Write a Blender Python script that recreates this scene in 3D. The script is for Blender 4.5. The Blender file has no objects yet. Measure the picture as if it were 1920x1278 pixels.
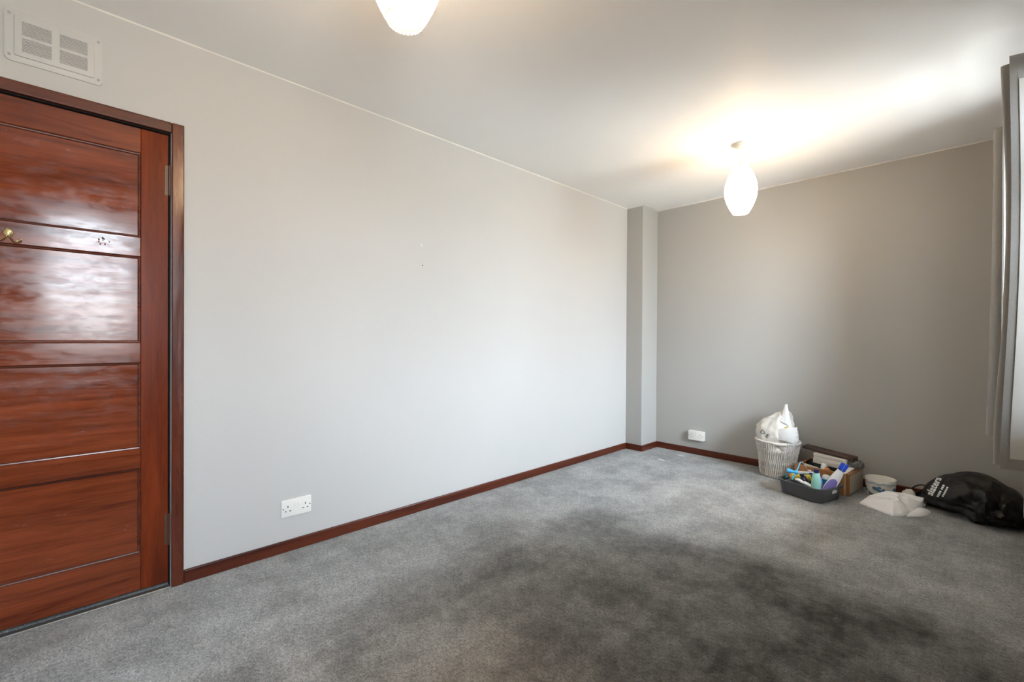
import bpy, bmesh, math, random
from mathutils import Vector, Matrix, Quaternion, noise
from mathutils.bvhtree import BVHTree

random.seed(7)
SC = bpy.context.scene
COL = SC.collection
PI = math.pi

# ------------------------------------------------------------------ camera
CAM_H = 1.095
YAW, PITCH, ROLL = 0.8035701, -5.69406e-3, 5.69654e-3
FPX = 842.1425


def setup_camera():
    cd = bpy.data.cameras.new('camera')
    cd.sensor_width = 36.0
    cd.lens = FPX / 1920 * 36.0
    cd.clip_start = 0.02
    co = bpy.data.objects.new('camera', cd)
    COL.objects.link(co)
    cy, sy, cp, sp = math.cos(YAW), math.sin(YAW), math.cos(PITCH), math.sin(PITCH)
    fwd = Vector((-sy * cp, cy * cp, sp))
    right0 = Vector((cy, sy, 0))
    up0 = right0.cross(fwd)
    c, s = math.cos(ROLL), math.sin(ROLL)
    right = right0 * c + up0 * s
    up = up0 * c - right0 * s
    m = Matrix((right, up, -fwd)).transposed().to_4x4()
    m.translation = (0, 0, CAM_H)
    co.matrix_world = m
    SC.camera = co


setup_camera()

# ------------------------------------------------------------------ world and exposure
SKY = 48.0
LAMP = 1480.0
w = bpy.data.worlds.new('overcast_sky')
SC.world = w
w.use_nodes = True
nt = w.node_tree
nt.nodes.clear()
tc = nt.nodes.new('ShaderNodeTexCoord')
sep = nt.nodes.new('ShaderNodeSeparateXYZ')
mr = nt.nodes.new('ShaderNodeMapRange')
mr.inputs['From Min'].default_value = -1
mr.inputs['From Max'].default_value = 1
cr = nt.nodes.new('ShaderNodeValToRGB')
cr.color_ramp.elements[0].position = 0.0
cr.color_ramp.elements[0].color = (0.37, 0.38, 0.385, 1)      # pale paving outside
cr.color_ramp.elements[1].position = 1.0
cr.color_ramp.elements[1].color = (1.26, 1.40, 1.64, 1)      # overcast: brightest overhead
e = cr.color_ramp.elements.new(0.49)
e.color = (0.38, 0.39, 0.40, 1)
e = cr.color_ramp.elements.new(0.56)
e.color = (0.70, 0.75, 0.84, 1)
bg = nt.nodes.new('ShaderNodeBackground')
bg.inputs['Strength'].default_value = SKY
out = nt.nodes.new('ShaderNodeOutputWorld')
nt.links.new(tc.outputs['Generated'], sep.inputs[0])
nt.links.new(sep.outputs['Z'], mr.inputs['Value'])
nt.links.new(mr.outputs[0], cr.inputs[0])
nt.links.new(cr.outputs[0], bg.inputs['Color'])
nt.links.new(bg.outputs[0], out.inputs[0])
SC.view_settings.view_transform = 'Standard'
SC.view_settings.look = 'None'
SC.view_settings.exposure = 0.17
SC.view_settings.gamma = 1.0
SC.view_settings.use_curve_mapping = False
SC.cycles.max_bounces = 10
SC.cycles.diffuse_bounces = 6
SC.cycles.sample_clamp_indirect = 8

# ------------------------------------------------------------------ room dimensions
XL, XR = -2.4487, 0.28          # door wall, window wall
YB, YF = -0.70, 4.246           # wall behind the camera, far wall
ZC = 2.40
PIER_X, PIER_Y = -2.272, 3.955  # boxed pier in the far corner
WIN = [(2.58, 3.54, 0.78, 2.27), (-0.24, 0.40, 0.96, 2.12)]   # y0, y1, z0, z1


def portal(i, y0, y1, z0, z1):
    ld = bpy.data.lights.new('window_portal', 'AREA')
    ld.shape = 'RECTANGLE'
    ld.size, ld.size_y = z1 - z0, y1 - y0
    ld.cycles.is_portal = True
    o = bpy.data.objects.new('window_portal', ld)
    COL.objects.link(o)
    o.location = (XR + 0.125, (y0 + y1) / 2, (z0 + z1) / 2)
    o.rotation_euler = (0, PI / 2, 0)     # faces -x, into the room


for i, wv in enumerate(WIN):
    portal(i, *wv)

# ------------------------------------------------------------------ helpers


def link(ob, parent=None):
    COL.objects.link(ob)
    if parent is not None:
        ob.parent = parent
    return ob


def tag(o, label=None, cat=None, group=None, kind=None):
    if label: o['label'] = label
    if cat: o['category'] = cat
    if group: o['group'] = group
    if kind: o['kind'] = kind
    return o


def empty(name, loc=(0, 0, 0), rot=None):
    o = bpy.data.objects.new(name, None)
    o.empty_display_size = 0.05
    o.location = loc
    if isinstance(rot, Quaternion):
        o.rotation_mode = 'QUATERNION'
        o.rotation_quaternion = rot
    elif rot is not None:
        o.rotation_euler = rot
    COL.objects.link(o)
    return o


class MB:
    def __init__(self):
        self.bm = bmesh.new()

    def box(self, x0, x1, y0, y1, z0, z1, bevel=0.0, seg=1, m=None):
        vs = [self.bm.verts.new((x, y, z)) for x in (x0, x1) for y in (y0, y1) for z in (z0, z1)]
        q = [(0, 1, 3, 2), (4, 6, 7, 5), (0, 4, 5, 1), (2, 3, 7, 6), (0, 2, 6, 4), (1, 5, 7, 3)]
        fs = [self.bm.faces.new([vs[i] for i in f]) for f in q]
        if m is not None:
            for v in vs:
                v.co = m @ v.co
        if bevel > 0:
            es = list({e for f in fs for e in f.edges})
            bmesh.ops.bevel(self.bm, geom=es, offset=bevel, segments=seg, profile=0.5, affect='EDGES')
        return self

    def tube(self, pts, r, n=8, closed=False, cap=True):
        pts = [Vector(p) for p in pts]
        N = len(pts)
        rings = []
        prev = None
        for i, p in enumerate(pts):
            if closed:
                t = (pts[(i + 1) % N] - pts[i - 1]).normalized()
            else:
                t = (pts[min(i + 1, N - 1)] - pts[max(i - 1, 0)]).normalized()
            if prev is None:
                a = Vector((0, 0, 1)) if abs(t.z) < 0.9 else Vector((1, 0, 0))
                u = t.cross(a).normalized()
            else:
                u = (prev - t * prev.dot(t)).normalized()
            prev = u
            v = t.cross(u)
            rr = r[i] if isinstance(r, (list, tuple)) else r
            rings.append([self.bm.verts.new(p + (u * math.cos(2 * PI * k / n) + v * math.sin(2 * PI * k / n)) * rr) for k in range(n)])
        M = N if closed else N - 1
        for i in range(M):
            a, b = rings[i], rings[(i + 1) % N]
            for k in range(n):
                self.bm.faces.new((a[k], a[(k + 1) % n], b[(k + 1) % n], b[k]))
        if cap and not closed:
            self.bm.faces.new(rings[0][::-1])
            self.bm.faces.new(rings[-1])
        return self

    def lathe(self, prof, n=32, cap0=True, cap1=True, sx=1.0, sy=1.0, c=(0, 0, 0)):
        rings = []
        for r, z in prof:
            rings.append([self.bm.verts.new((c[0] + r * sx * math.cos(2 * PI * k / n), c[1] + r * sy * math.sin(2 * PI * k / n), c[2] + z)) for k in range(n)])
        for a, b in zip(rings, rings[1:]):
            for k in range(n):
                self.bm.faces.new((a[k], a[(k + 1) % n], b[(k + 1) % n], b[k]))
        if cap0: self.bm.faces.new(rings[0][::-1])
        if cap1: self.bm.faces.new(rings[-1])
        return self

    def grid(self, fn, nu, nv, closed_u=False):
        g = [[self.bm.verts.new(fn(i / (nu if closed_u else nu - 1), j / (nv - 1))) for i in range(nu)] for j in range(nv)]
        for j in range(nv - 1):
            for i in range(nu if closed_u else nu - 1):
                k = (i + 1) % nu
                self.bm.faces.new((g[j][i], g[j][k], g[j + 1][k], g[j + 1][i]))
        return g

    def prism(self, poly, z0, z1, bevel=0.0, seg=2):
        a = [self.bm.verts.new((x, y, z0)) for x, y in poly]
        b = [self.bm.verts.new((x, y, z1)) for x, y in poly]
        n = len(poly)
        fs = [self.bm.faces.new(a[::-1]), self.bm.faces.new(b)]
        for k in range(n):
            fs.append(self.bm.faces.new((a[k], a[(k + 1) % n], b[(k + 1) % n], b[k])))
        if bevel:
            bmesh.ops.bevel(self.bm, geom=list(fs[1].edges), offset=bevel, segments=seg, profile=0.5, affect='EDGES')
        return self

    def xform(self, m):
        bmesh.ops.transform(self.bm, matrix=m, verts=self.bm.verts)
        return self

    def build(self, name, mat, parent=None, smooth=False, angle=None):
        bmesh.ops.recalc_face_normals(self.bm, faces=self.bm.faces)
        me = bpy.data.meshes.new(name)
        self.bm.to_mesh(me)
        self.bm.free()
        if smooth:
            for p in me.polygons: p.use_smooth = True
            if angle:
                me.set_sharp_from_angle(angle=angle)
        if mat: me.materials.append(mat)
        o = bpy.data.objects.new(name, me)
        return link(o, parent)


def rrect(w, h, r, n=5, cx=0, cy=0):
    pts = []
    for (sx, sy, a0) in ((1, 1, 0), (-1, 1, PI / 2), (-1, -1, PI), (1, -1, 1.5 * PI)):
        for k in range(n + 1):
            a = a0 + PI / 2 * k / n
            pts.append((cx + sx * (w / 2 - r) + r * math.cos(a), cy + sy * (h / 2 - r) + r * math.sin(a)))
    return pts


def ridged(p, f, seed=0.0):
    return 1.0 - abs(noise.noise(p * f + Vector((seed, seed * 1.7, -seed)))) * 2.0


# ------------------------------------------------------------------ materials


def new_mat(name):
    m = bpy.data.materials.new(name)
    m.use_nodes = True
    n = m.node_tree.nodes
    b = n.get('Principled BSDF')
    return m, m.node_tree, b


def plain(name, col, rough=0.5, var=0.06, scale=30.0, bump=0.0, bscale=200.0, metal=0.0, spec=0.5, trans=0.0, alpha=1.0, sheen=0.0):
    m, t, b = new_mat(name)
    tcn = t.nodes.new('ShaderNodeTexCoord')
    nz = t.nodes.new('ShaderNodeTexNoise')
    nz.inputs['Scale'].default_value = scale
    nz.inputs['Detail'].default_value = 3
    t.links.new(tcn.outputs['Object'], nz.inputs['Vector'])
    mx = t.nodes.new('ShaderNodeMix')
    mx.data_type = 'RGBA'
    mx.inputs['A'].default_value = (*[c * (1 - var) for c in col], 1)
    mx.inputs['B'].default_value = (*[min(1, c * (1 + var)) for c in col], 1)
    t.links.new(nz.outputs['Fac'], mx.inputs['Factor'])
    t.links.new(mx.outputs['Result'], b.inputs['Base Color'])
    b.inputs['Roughness'].default_value = rough
    b.inputs['Metallic'].default_value = metal
    b.inputs['Specular IOR Level'].default_value = spec
    if trans: b.inputs['Transmission Weight'].default_value = trans
    if alpha < 1: b.inputs['Alpha'].default_value = alpha
    if sheen:
        b.inputs['Sheen Weight'].default_value = sheen
    if bump:
        n2 = t.nodes.new('ShaderNodeTexNoise')
        n2.inputs['Scale'].default_value = bscale
        n2.inputs['Detail'].default_value = 3
        t.links.new(tcn.outputs['Object'], n2.inputs['Vector'])
        bp = t.nodes.new('ShaderNodeBump')
        bp.inputs['Strength'].default_value = bump
        bp.inputs['Distance'].default_value = 0.002
        t.links.new(n2.outputs['Fac'], bp.inputs['Height'])
        t.links.new(bp.outputs['Normal'], b.inputs['Normal'])
    return m


def wood(name, dark, light, axis, rough=0.3, rvar=0.15, scale=1.0, bump=0.06, spec=0.5, worn=0.0):
    """grain runs along the given axis ('x','y','z') of the object"""
    m, t, b = new_mat(name)
    tcn = t.nodes.new('ShaderNodeTexCoord')
    mp = t.nodes.new('ShaderNodeMapping')
    s = {'x': (1.6, 22, 22), 'y': (22, 1.6, 22), 'z': (22, 22, 1.6)}[axis]
    mp.inputs['Scale'].default_value = [v * scale for v in s]
    t.links.new(tcn.outputs['Object'], mp.inputs['Vector'])
    n1 = t.nodes.new('ShaderNodeTexNoise')
    n1.inputs['Scale'].default_value = 1.0
    n1.inputs['Detail'].default_value = 6
    n1.inputs['Roughness'].default_value = 0.62
    n1.inputs['Distortion'].default_value = 0.6
    t.links.new(mp.outputs[0], n1.inputs['Vector'])
    n2 = t.nodes.new('ShaderNodeTexNoise')
    n2.inputs['Scale'].default_value = 7.0
    n2.inputs['Detail'].default_value = 4
    t.links.new(mp.outputs[0], n2.inputs['Vector'])
    rp = t.nodes.new('ShaderNodeValToRGB')
    rp.color_ramp.elements[0].position = 0.30
    rp.color_ramp.elements[0].color = (*dark, 1)
    rp.color_ramp.elements[1].position = 0.68
    rp.color_ramp.elements[1].color = (*light, 1)
    ad = t.nodes.new('ShaderNodeMath')
    ad.operation = 'MULTIPLY_ADD'
    ad.inputs[1].default_value = 0.30
    t.links.new(n2.outputs['Fac'], ad.inputs[0])
    sb = t.nodes.new('ShaderNodeMath')
    sb.operation = 'SUBTRACT'
    sb.inputs[1].default_value = 0.15
    t.links.new(n1.outputs['Fac'], sb.inputs[0])
    t.links.new(sb.outputs[0], ad.inputs[2])
    t.links.new(ad.outputs[0], rp.inputs[0])
    t.links.new(rp.outputs[0], b.inputs['Base Color'])
    n3 = t.nodes.new('ShaderNodeTexNoise')
    n3.inputs['Scale'].default_value = 0.9
    n3.inputs['Detail'].default_value = 5
    n3.inputs['Roughness'].default_value = 0.7
    t.links.new(mp.outputs[0], n3.inputs['Vector'])
    mrn = t.nodes.new('ShaderNodeMapRange')
    mrn.inputs['From Min'].default_value = 0.35
    mrn.inputs['From Max'].default_value = 0.68
    mrn.inputs['To Min'].default_value = rough
    mrn.inputs['To Max'].default_value = rough + rvar
    t.links.new(n3.outputs['Fac'], mrn.inputs['Value'])
    n4 = t.nodes.new('ShaderNodeTexNoise')
    n4.inputs['Scale'].default_value = 1.0
    n4.inputs['Detail'].default_value = 7
    n4.inputs['Roughness'].default_value = 0.72
    mp4 = t.nodes.new('ShaderNodeMapping')
    mp4.inputs['Scale'].default_value = (40, 15, 40)
    t.links.new(tcn.outputs['Object'], mp4.inputs['Vector'])
    t.links.new(mp4.outputs[0], n4.inputs['Vector'])
    m4 = t.nodes.new('ShaderNodeMapRange')
    m4.inputs['From Min'].default_value = 0.42
    m4.inputs['From Max'].default_value = 0.66
    m4.inputs['To Max'].default_value = worn
    t.links.new(n4.outputs['Fac'], m4.inputs['Value'])
    a4 = t.nodes.new('ShaderNodeMath')
    a4.operation = 'ADD'
    t.links.new(mrn.outputs[0], a4.inputs[0])
    t.links.new(m4.outputs[0], a4.inputs[1])
    t.links.new(a4.outputs[0], b.inputs['Roughness'])
    b.inputs['Specular IOR Level'].default_value = spec
    bp = t.nodes.new('ShaderNodeBump')
    bp.inputs['Strength'].default_value = bump
    bp.inputs['Distance'].default_value = 0.0012
    t.links.new(ad.outputs[0], bp.inputs['Height'])
    t.links.new(bp.outputs['Normal'], b.inputs['Normal'])
    return m


def painted(name, col, bump=0.25, scale=160.0, rough=0.6):
    """emulsion paint over lightly textured plaster"""
    m, t, b = new_mat(name)
    tcn = t.nodes.new('ShaderNodeTexCoord')
    n1 = t.nodes.new('ShaderNodeTexNoise')
    n1.inputs['Scale'].default_value = scale
    n1.inputs['Detail'].default_value = 4
    n2 = t.nodes.new('ShaderNodeTexNoise')
    n2.inputs['Scale'].default_value = 2.2
    n2.inputs['Detail'].default_value = 3
    for n in (n1, n2):
        t.links.new(tcn.outputs['Object'], n.inputs['Vector'])
    mx = t.nodes.new('ShaderNodeMix')
    mx.data_type = 'RGBA'
    mx.inputs['A'].default_value = (*[c * 0.975 for c in col], 1)
    mx.inputs['B'].default_value = (*[c * 1.02 for c in col], 1)
    t.links.new(n2.outputs['Fac'], mx.inputs['Factor'])
    t.links.new(mx.outputs['Result'], b.inputs['Base Color'])
    b.inputs['Roughness'].default_value = rough
    b.inputs['Specular IOR Level'].default_value = 0.3
    bp = t.nodes.new('ShaderNodeBump')
    bp.inputs['Strength'].default_value = bump
    bp.inputs['Distance'].default_value = 0.002
    t.links.new(n1.outputs['Fac'], bp.inputs['Height'])
    t.links.new(bp.outputs['Normal'], b.inputs['Normal'])
    return m


def carpet_mat():
    """grey cut pile: fine speckle, brushed nap and the flattened rectangle a bed left behind, with shade painted into its window side"""
    m, t, b = new_mat('grey_cut_pile_carpet')
    N, L = t.nodes, t.links
    tcn = N.new('ShaderNodeTexCoord')
    P = tcn.outputs['Object']

    def nz(scale, detail=3, rough=0.5, vec=P, dist=0.0):
        n = N.new('ShaderNodeTexNoise')
        n.inputs['Scale'].default_value = scale
        n.inputs['Detail'].default_value = detail
        n.inputs['Roughness'].default_value = rough
        n.inputs['Distortion'].default_value = dist
        L.new(vec, n.inputs['Vector'])
        return n.outputs['Fac']

    def math_(op, a, b_=None, c=None):
        n = N.new('ShaderNodeMath')
        n.operation = op
        for i, v in enumerate((a, b_, c)):
            if v is None: continue
            if isinstance(v, (int, float)): n.inputs[i].default_value = v
            else: L.new(v, n.inputs[i])
        return n.outputs[0]

    def rng(v, a, b_, c=0.0, d=1.0, smooth=True):
        n = N.new('ShaderNodeMapRange')
        if smooth: n.interpolation_type = 'SMOOTHSTEP'
        n.inputs['From Min'].default_value = a
        n.inputs['From Max'].default_value = b_
        n.inputs['To Min'].default_value = c
        n.inputs['To Max'].default_value = d
        L.new(v, n.inputs['Value'])
        return n.outputs[0]

    sp = N.new('ShaderNodeSeparateXYZ')
    L.new(P, sp.inputs[0])
    wob = math_('MULTIPLY_ADD', nz(2.6, 4, 0.6), 0.9, -0.45)
    wob2 = math_('MULTIPLY_ADD', nz(14.0, 3, 0.6), 0.14, -0.07)
    wsum = math_('ADD', wob, wob2)
    X = math_('ADD', sp.outputs['X'], math_('MULTIPLY', wsum, 0.45))
    Y = math_('ADD', sp.outputs['Y'], math_('MULTIPLY', wsum, 0.55))
    # flattened rectangle where a bed stood
    left = rng(X, -1.84, -1.52)
    right = rng(X, -1.45, -0.35, 0.66, 1.30)  # mark darkens towards the window wall: shade below the sill painted in
    near = rng(Y, 0.10, 0.9, 0.35, 1.0)
    far = rng(Y, 2.22, 2.54, 1.0, 0.0)
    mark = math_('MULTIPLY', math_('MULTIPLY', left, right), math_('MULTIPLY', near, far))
    # brushed nap
    mp = N.new('ShaderNodeMapping')
    mp.inputs['Scale'].default_value = (6.0, 1.7, 1.0)
    mp.inputs['Rotation'].default_value = (0, 0, 0.35)
    L.new(P, mp.inputs['Vector'])
    nap = rng(nz(1.0, 5, 0.62, mp.outputs[0], 0.8), 0.36, 0.66, -1, 1)
    nap2 = rng(nz(3.4, 4, 0.6), 0.38, 0.64, -1, 1)
    # the rim of the mark is pressed hardest
    lf = math_('MULTIPLY', left, math_('MULTIPLY', near, far))
    rim = math_('MULTIPLY', math_('MULTIPLY', lf, math_('SUBTRACT', 1.0, lf)), 4.0)
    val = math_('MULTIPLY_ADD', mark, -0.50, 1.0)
    val = math_('MULTIPLY_ADD', rim, -0.09, val)
    val = math_('MULTIPLY_ADD', nap, 0.075, val)
    val = math_('MULTIPLY_ADD', nap2, 0.15, val)
    smudge = rng(nz(19.0, 5, 0.65), 0.38, 0.66, -1, 1)
    val = math_('MULTIPLY_ADD', smudge, 0.085, val)
    fine = rng(nz(175.0, 2, 0.7), 0.30, 0.72, -1, 1, False)
    fine2 = rng(nz(75.0, 2, 0.6), 0.32, 0.70, -1, 1, False)
    sp_ = math_('ADD', math_('MULTIPLY', fine, 0.46), math_('MULTIPLY', fine2, 0.24))
    val = math_('MULTIPLY', val, math_('ADD', sp_, 1.0))
    mx = N.new('ShaderNodeVectorMath')
    mx.operation = 'SCALE'
    mx.inputs[0].default_value = (0.362, 0.374, 0.372)
    L.new(val, mx.inputs['Scale'])
    L.new(mx.outputs[0], b.inputs['Base Color'])
    b.inputs['Roughness'].default_value = 0.95
    b.inputs['Specular IOR Level'].default_value = 0.1
    b.inputs['Sheen Weight'].default_value = 0.12
    b.inputs['Sheen Roughness'].default_value = 0.5
    bp = N.new('ShaderNodeBump')
    bp.inputs['Strength'].default_value = 0.7
    bp.inputs['Distance'].default_value = 0.004
    L.new(fine, bp.inputs['Height'])
    L.new(bp.outputs['Normal'], b.inputs['Normal'])
    return m


def emit(name, col, strength):
    m = bpy.data.materials.new(name)
    m.use_nodes = True
    t = m.node_tree
    t.nodes.clear()
    em = t.nodes.new('ShaderNodeEmission')
    em.inputs['Color'].default_value = (*col, 1)
    em.inputs['Strength'].default_value = strength
    o = t.nodes.new('ShaderNodeOutputMaterial')
    t.links.new(em.outputs[0], o.inputs[0])
    return m


def translucent(name, col, mixf=0.5, thin=True):
    m = bpy.data.materials.new(name)
    m.use_nodes = True
    t = m.node_tree
    t.nodes.clear()
    d = t.nodes.new('ShaderNodeBsdfDiffuse')
    tr = t.nodes.new('ShaderNodeBsdfTranslucent')
    nzn = t.nodes.new('ShaderNodeTexNoise')
    nzn.inputs['Scale'].default_value = 40
    mxc = t.nodes.new('ShaderNodeMix')
    mxc.data_type = 'RGBA'
    mxc.inputs['A'].default_value = (*[c * 0.95 for c in col], 1)
    mxc.inputs['B'].default_value = (*col, 1)
    t.links.new(nzn.outputs['Fac'], mxc.inputs['Factor'])
    t.links.new(mxc.outputs['Result'], d.inputs['Color'])
    t.links.new(mxc.outputs['Result'], tr.inputs['Color'])
    mx = t.nodes.new('ShaderNodeMixShader')
    mx.inputs[0].default_value = mixf
    t.links.new(d.outputs[0], mx.inputs[1])
    t.links.new(tr.outputs[0], mx.inputs[2])
    o = t.nodes.new('ShaderNodeOutputMaterial')
    t.links.new(mx.outputs[0], o.inputs[0])
    return m


def clear_sheet(name, col=(1, 1, 1), gloss=0.1, rough=0.08, dens=0.0):
    """thin clear film or pane: mostly lets light straight through"""
    m = bpy.data.materials.new(name)
    m.use_nodes = True
    t = m.node_tree
    t.nodes.clear()
    a = t.nodes.new('ShaderNodeBsdfTransparent')
    a.inputs['Color'].default_value = (*col, 1)
    g = t.nodes.new('ShaderNodeBsdfGlossy')
    g.inputs['Roughness'].default_value = rough
    fr = t.nodes.new('ShaderNodeFresnel')
    fr.inputs['IOR'].default_value = 1.45
    ad = t.nodes.new('ShaderNodeMath')
    ad.operation = 'MULTIPLY_ADD'
    ad.inputs[1].default_value = 1.0
    ad.inputs[2].default_value = gloss
    ad.use_clamp = True
    t.links.new(fr.outputs[0], ad.inputs[0])
    mx = t.nodes.new('ShaderNodeMixShader')
    t.links.new(ad.outputs[0], mx.inputs[0])
    t.links.new(a.outputs[0], mx.inputs[1])
    t.links.new(g.outputs[0], mx.inputs[2])
    o = t.nodes.new('ShaderNodeOutputMaterial')
    t.links.new(mx.outputs[0], o.inputs[0])
    return m


MAH_D, MAH_L = (0.080, 0.0150, 0.006), (0.205, 0.045, 0.015)
M = {
    'wall_white': painted('off_white_emulsion', (0.525, 0.522, 0.512), 0.22, 150),
    'wall_grey': painted('mid_grey_emulsion', (0.395, 0.392, 0.374), 0.22, 150),
    'ceiling': painted('ceiling_emulsion', (0.91, 0.90, 0.885), 0.10, 90),
    'caulk': plain('white_caulk', (0.78, 0.76, 0.71), 0.6, 0.04),
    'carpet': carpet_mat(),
    'mah_y': wood('mahogany_grain_across', MAH_D, MAH_L, 'y', 0.075, 0.11, spec=0.42, worn=0.13),
    'mah_z': wood('mahogany_grain_upright', MAH_D, (0.165, 0.030, 0.009), 'z', 0.24, 0.15, spec=0.10),
    'skirt_y': wood('skirting_grain_along_door_wall', (0.045, 0.0095, 0.005), (0.115, 0.026, 0.011), 'y', 0.28, 0.15, spec=0.3),
    'skirt_x': wood('skirting_grain_along_end_wall', (0.045, 0.0095, 0.005), (0.115, 0.026, 0.011), 'x', 0.28, 0.15, spec=0.3),
    'mah_dark': plain('dark_mahogany_bead', (0.035, 0.010, 0.006), 0.3, 0.2),
    'frame_z': wood('mahogany_frame_upright', (0.05, 0.010, 0.005), (0.12, 0.026, 0.011), 'z', 0.14, 0.2),
    'frame_y': wood('mahogany_frame_across', (0.05, 0.012, 0.007), (0.125, 0.030, 0.014), 'y', 0.22, 0.2),
    'black': plain('gap_shade_black', (0.012, 0.010, 0.009), 0.8),
    'brass': plain('worn_brass', (0.78, 0.66, 0.36), 0.22, 0.1, metal=1.0),
    'hinge': plain('painted_over_hinge', (0.075, 0.030, 0.016), 0.4, 0.4, 80),
    'alu': plain('aluminium_strip', (0.55, 0.56, 0.55), 0.35, 0.1, metal=0.9),
    'vent': plain('vent_painted_white', (0.55, 0.55, 0.54), 0.5, 0.03),
    'vent_gap': plain('vent_shadow_gap', (0.36, 0.36, 0.35), 0.8),
    'plastic_white': plain('white_switch_plastic', (0.80, 0.79, 0.75), 0.3, 0.03),
    'plastic_hole': plain('pin_hole', (0.06, 0.055, 0.05), 0.6),
    'upvc': plain('white_window_frame', (0.80, 0.81, 0.80), 0.3, 0.03),
    'pane': clear_sheet('window_glass', (0.97, 0.99, 0.98), 0.02, 0.01),
    'rad': plain('white_radiator_enamel', (0.78, 0.78, 0.75), 0.35, 0.03),
    'slat': translucent('cream_lamp_slat', (0.92, 0.87, 0.78), 0.5),
    'lampwhite': plain('lamp_white_plastic', (0.82, 0.79, 0.72), 0.4, 0.03),
    'bulb': emit('warm_bulb', (1.0, 0.68, 0.38), LAMP),
    'curtain': plain('grey_woven_curtain', (0.25, 0.24, 0.23), 0.9, 0.10, 120, 0.35, 600, sheen=0.2),
    'lining': plain('pale_curtain_lining', (0.50, 0.49, 0.465), 0.9, 0.04, 60, 0.15, 500),
    'pole': plain('brushed_steel_pole', (0.5, 0.5, 0.5), 0.3, 0.05, metal=1.0),
    'wicker': plain('white_painted_wicker', (0.70, 0.655, 0.60), 0.55, 0.14, 60),
    'bag_white': plain('white_carrier_film', (0.66, 0.635, 0.58), 0.38, 0.04, 12),
    'bag_bright': plain('bright_white_carrier_film', (0.78, 0.78, 0.77), 0.35, 0.03, 12),
    'ink': plain('dark_print', (0.03, 0.03, 0.035), 0.6),
    'white_print': plain('white_print', (0.78, 0.80, 0.78), 0.6),
    'bag_black': plain('black_nylon', (0.006, 0.006, 0.006), 0.42, 0.2, 40, 0.15, 500, spec=0.32),
    'tub': plain('charcoal_plastic', (0.066, 0.067, 0.075), 0.38, 0.08),
    'label': plain('white_sticker', (0.72, 0.73, 0.71), 0.5),
    'crate_orange': wood('stained_pine', (0.20, 0.075, 0.020), (0.42, 0.19, 0.060), 'z', 0.45, 0.1, 1.4),
    'crate_ply': wood('pale_plywood', (0.40, 0.34, 0.26), (0.53, 0.46, 0.37), 'y', 0.5, 0.1, 1.2),
    'crate_edge': wood('pine_edge', (0.26, 0.14, 0.06), (0.40, 0.24, 0.12), 'y', 0.5, 0.1, 1.2),
    'ceramic': plain('white_glazed_ceramic', (0.78, 0.76, 0.70), 0.15, 0.03),
    'blue_glaze': plain('blue_glaze_motif', (0.085, 0.19, 0.30), 0.2, 0.35, 60),
    'blue_line': plain('pale_blue_glaze_line', (0.27, 0.36, 0.47), 0.2, 0.25, 60),
    'brown': wood('dark_brown_board', (0.022, 0.011, 0.008), (0.060, 0.030, 0.022), 'x', 0.35, 0.15),
    'paper': plain('cream_paper', (0.74, 0.71, 0.64), 0.8, 0.07, 90),
    'paper_grey': plain('pale_grey_paper', (0.55, 0.54, 0.49), 0.8, 0.05),
    'red': plain('red_cover', (0.45, 0.03, 0.04), 0.5),
    'green_dark': plain('dark_green_card', (0.020, 0.042, 0.030), 0.5, 0.15),
    'copper': plain('copper', (0.72, 0.28, 0.10), 0.22, 0.1, metal=0.9),
    'mint': plain('mint_plastic', (0.33, 0.68, 0.60), 0.32, 0.04),
    'lavender': plain('lavender_plastic', (0.44, 0.42, 0.70), 0.35, 0.05),
    'purple': plain('purple_label', (0.20, 0.17, 0.50), 0.4, 0.15, 40),
    'blue': plain('royal_blue_plastic', (0.006, 0.055, 0.50), 0.3, 0.06),
    'navy': plain('navy_plastic', (0.006, 0.010, 0.075), 0.3, 0.1),
    'sky': plain('sky_blue_plastic', (0.06, 0.42, 0.78), 0.35, 0.06),
    'teal_blue': plain('deep_teal_blue_plastic', (0.006, 0.19, 0.44), 0.3, 0.08),
    'white_plastic': plain('white_bottle_plastic', (0.80, 0.80, 0.80), 0.3, 0.03),
    'grey_plastic': plain('light_grey_plastic', (0.50, 0.52, 0.54), 0.35, 0.04),
    'yellow': plain('yellow_sponge', (0.68, 0.55, 0.07), 0.8, 0.25, 60, 0.5, 120),
    'orange': plain('orange_cloth', (0.70, 0.34, 0.12), 0.8, 0.1, 40),
    'green': plain('green_cap', (0.02, 0.16, 0.06), 0.4),
    'rag': plain('white_cotton', (0.87, 0.87, 0.87), 0.85, 0.03, 30, 0.2, 400),
    'film': clear_sheet('clear_plastic_film', (0.86, 0.87, 0.88), 0.10, 0.12),
    'dark_cloth': plain('slate_blue_cloth', (0.055, 0.062, 0.085), 0.8, 0.25, 40),
}

# ------------------------------------------------------------------ the room shell


def structure(mb, name, mat, label, cat, smooth=False):
    o = mb.build(name, mat, smooth=smooth)
    return tag(o, label, cat, kind='structure')


T = 0.22
mb = MB()
mb.grid(lambda u, v: (XL - 0.35 + u * (XR + T - XL + 0.35), YB - T + v * (YF - YB + 2 * T), 0.0), 2, 2)
mb.box(XL - 0.35, XR + T, YB - T, YF + T, -0.12, -0.001)
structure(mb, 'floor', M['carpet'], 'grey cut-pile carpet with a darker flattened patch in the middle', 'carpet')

mb = MB().box(XL - 0.35, XR + T, YB - T, YF + T, ZC, ZC + 0.12)
structure(mb, 'ceiling', M['ceiling'], 'plain off-white painted ceiling above both pendant lamps', 'ceiling')

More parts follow.
